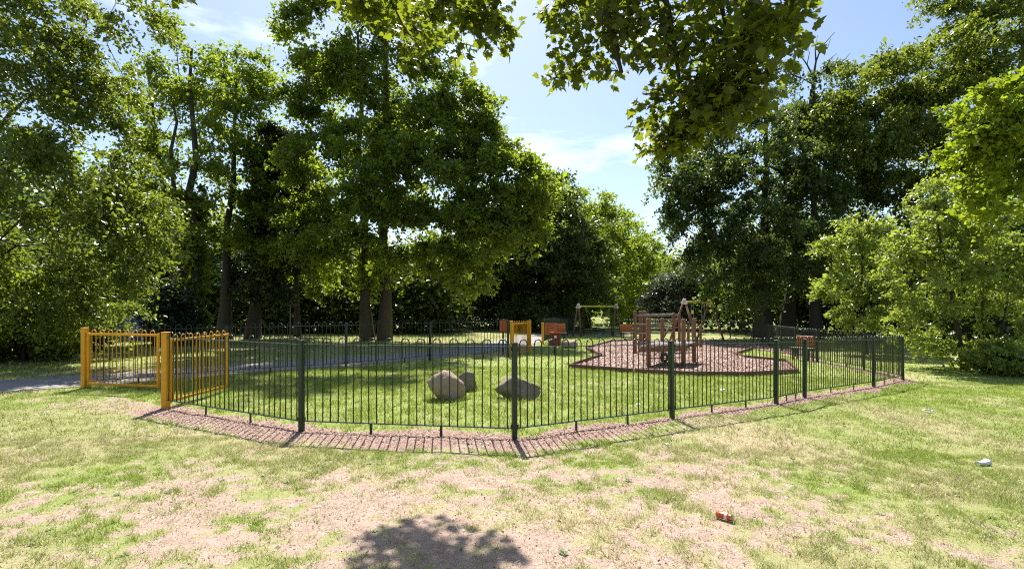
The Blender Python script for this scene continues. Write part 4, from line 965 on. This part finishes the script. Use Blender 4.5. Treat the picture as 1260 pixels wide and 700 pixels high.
limb2 = [(1.6, -1.2, 6.7), (.8, 1.5, 7.0), (0, 4.0, 6.9), tuple(W(560, -70, 5.8)), tuple(W(550, -15, 6.2)), tuple(W(530, 25, 6.7))]
limb2b = [(0, 4.0, 6.9), tuple(W(520, -70, 5.3)), tuple(W(480, 0, 5.2)), tuple(W(500, 40, 5.2))]
limb2c = [(0, 4.0, 6.9), tuple(W(575, -70, 5.4)), tuple(W(590, 0, 5.4)), tuple(W(618, 40, 5.4))]
limb3 = [(0, 4.0, 6.9), (-1.6, 4.8, 6.0), tuple(W(205, -40, 5.2))]
TVm = []; TFm = []; o_ = 0
v, f = trunk_solid(trunkM, .30, .12, 12, 5); TVm.append(v); TFm.append(f); o_ += len(v)
for pts, r0, r1 in ((limb1, .10, .016), (limb1b, .04, .012), (limb1c, .035, .011), (limb2, .09, .012), (limb2b, .035, .009), (limb2c, .03, .008), (limb3, .03, .008)):
    mb = MB(); n_ = len(pts); mb.tube(pts, [r0 + (r1 - r0) * (i / (n_ - 1)) ** .7 for i in range(n_)], 7)
    tr3 = []
    for q in mb.f:
        for i in range(1, len(q) - 1): tr3.append((q[0], q[i], q[i + 1]))
    TVm.append(np.array(mb.v)); TFm.append(np.array(tr3) + o_); o_ += len(mb.v)
for nodes_, CC in ((limb1[2:] + limb1b[1:] + limb1c[1:], C1), (limb2[2:] + limb2b[1:] + limb2c[1:] + limb3[1:], C2), (trunkM[3:], C3)):
    v, f = skeleton(rs, nodes_, CC, .0028, .05, .15, 2.5, .5, .10); 
    if len(v): TVm.append(v); TFm.append(f + o_); o_ += len(v)
bm0 = np.array(mtb)
obj('trunk', np_mesh('trunk', np.concatenate(TVm) - bm0, np.concatenate(TFm), 3, None, True), M['bark'], mt)
tw = []
for CC, nl, sz in ((C1, 11, .070), (C2, 11, .088), (C3, 7, .13)):
    for c_ in CC:
        for i in range(rs.randint(nl - 3, nl + 3)):
            d = rs.normal(size=3); d[2] *= .6; d /= np.linalg.norm(d); tw.append((c_ + d * rs.uniform(.02, .15), sz * (1.2 if (c_[1] < 3.5 and CC is C1) else 1), d))
v, f, rn = maple_leaves(rs, None, tw)
obj('crown', np_mesh('crown', v - bm0, f, 3, {'rnd': rn}), M['leaf_maple'], mt)

# ------------------------------------------------------------------ small and far things
# blue boarding with a white handrail seen through the trees on the left
M['blue'] = simple('blue_board', (.02, .045, .22), (.03, .06, .28), 3, .5, .4, .1); M['white'] = simple('white_paint', (.7, .7, .7), (.6, .6, .62), 5, .5, .4, .1)
bb = W(163, 395, 24); bl = thing('boarding', 'blue boarding behind a thin white handrail, seen through the left trees', 'boarding', (bb.x, 24, gz(bb.x, 24)))
for i in range(4): MB().box((-.75 + .47 * i, .5, .62), (.46, .06, 1.24), bev=.006).build('panel', M['blue'], bl)
for z_ in (.55, 1.15): MB().bar((-.8, 0, z_), (.55, 0, z_), .05, .05).build('handrail', M['white'], bl)
for x_ in (-.75, -.1, .5): MB().box((x_, 0, .62), (.05, .05, 1.3)).build('rail_post', M['white'], bl)
# thin pole left of the big tree
pl = B3(357, 27.0); po = thing('pole', 'thin pale pole left of the big twin-trunked tree', 'pole', pl)
MB().tube([(0, 0, -.1), (0, 0, 1.9)], .04, 8).build('shaft', M['grey_wood'], po, True); MB().tube([(0, 0, 1.9), (0, 0, 1.95)], [.048, .03], 8).build('cap', M['grey_wood'], po, True)

# drink can
cp = G(892, 640); can = thing('drink_can', 'crushed orange drink can lying on the worn grass', 'can', (cp.x, cp.y, cp.z + .035), R(-42)); can.scale = (.78, .78, .78)
M['can_orange'] = simple('can_orange', (.60, .10, .015), (.48, .06, .012), 14, .3, .5, .05, metal=.3); M['can_white'] = simple('can_white', (.72, .68, .62), (.62, .6, .52), 30, .35, .5, .05); M['alu'] = simple('aluminium', (.5, .48, .45), (.3, .29, .28), 20, .35, .5, .1, metal=.9)
def ring_tube(x0, x1, r0, r1, dent=0, n=16, m_=4):
    vs_ = []; fs = []
    for i in range(m_ + 1):
        s = i / m_; x = x0 + (x1 - x0) * s; rr = r0 + (r1 - r0) * s
        for k_ in range(n):
            a_ = 6.283 * k_ / n; q = rr * (1 - dent * max(0, math.cos(a_ - 1.2)) * math.sin(3.14 * s)); vs_.append((x, q * math.cos(a_), q * math.sin(a_)))
    for i in range(m_):
        for k_ in range(n): fs.append((i * n + k_, i * n + (k_ + 1) % n, (i + 1) * n + (k_ + 1) % n, (i + 1) * n + k_))
    return vs_, fs
for nm, x0, x1, r0, r1, mt_, de in (('body', -.070, .0, .033, .033, 'can_orange', .12), ('band', .0, .024, .0332, .0332, 'can_white', .05), ('body', .024, .062, .033, .033, 'can_orange', .15)):
    v, f = ring_tube(x0, x1, r0, r1, de); MB().add(v, f).build(nm, M[mt_], can, True)
v, f = ring_tube(.062, .072, .033, .027); mb = MB(); mb.add(v, f); v, f = ring_tube(.0715, .0716, .027, .001, m_=1); mb.add(v, f); mb.build('rim', M['alu'], can)
v, f = ring_tube(-.070, -.080, .033, .027); mb = MB(); mb.add(v, f); v, f = ring_tube(-.0795, -.0796, .027, .001, m_=1); mb.add(v, f); mb.build('rim', M['alu'], can)
# white crumpled cup on the right
cp = G(1209, 573); cu = thing('plastic_cup', 'crumpled white plastic cup lying on the grass at right', 'cup', (cp.x, cp.y, cp.z + .035), R(15))
rr_ = random.Random(4); v, f = ring_tube(-.075, .07, .028, .042, .35, 18, 8); v = [(x + rr_.uniform(-.003, .003), y + rr_.uniform(-.004, .004), z * .8 + rr_.uniform(-.004, .004)) for x, y, z in v]
MB().add(v, f).build('body', M['white'], cu, True)
pts = [(.07, .043 * math.cos(i * .5236), .034 * math.sin(i * .5236)) for i in range(13)]; MB().tube(pts, .004, 6).build('rim', M['white'], cu, True)
v, f = ring_tube(-.075, -.0751, .028, .001, m_=1); MB().add([(x, y, z * .8) for x, y, z in v], f).build('base', M['white'], cu)
# scraps of paper
for lab, px, py, s_ in (('small white scrap of litter inside the railings, right of the bark bed', 889, 482, .10), ('small white scrap of litter on the lawn just behind the near railings', 785, 500, .07), ('pale torn scrap of litter on the open grass at right', 1141, 508, .12), ('pale scrap on the dry grass right of the middle fence post', 821, 550, .05)):
    p_ = G(px, py); r_ = random.Random(px); vs_ = []; 
    for j in range(4):
        for i in range(4): vs_.append(((i / 3 - .5) * s_ + r_.uniform(-.1, .1) * s_, (j / 3 - .5) * s_ * .7 + r_.uniform(-.1, .1) * s_, r_.uniform(.0, .35) * s_))
    fs = [(j * 4 + i, j * 4 + i + 1, j * 4 + i + 5, j * 4 + i + 4) for j in range(3) for i in range(3)]
    o = MB().add(vs_, fs).build('litter', M['white']); o.location = p_ + Vector((0, 0, .03)); tag(o, lab, 'litter', 'scraps of litter')
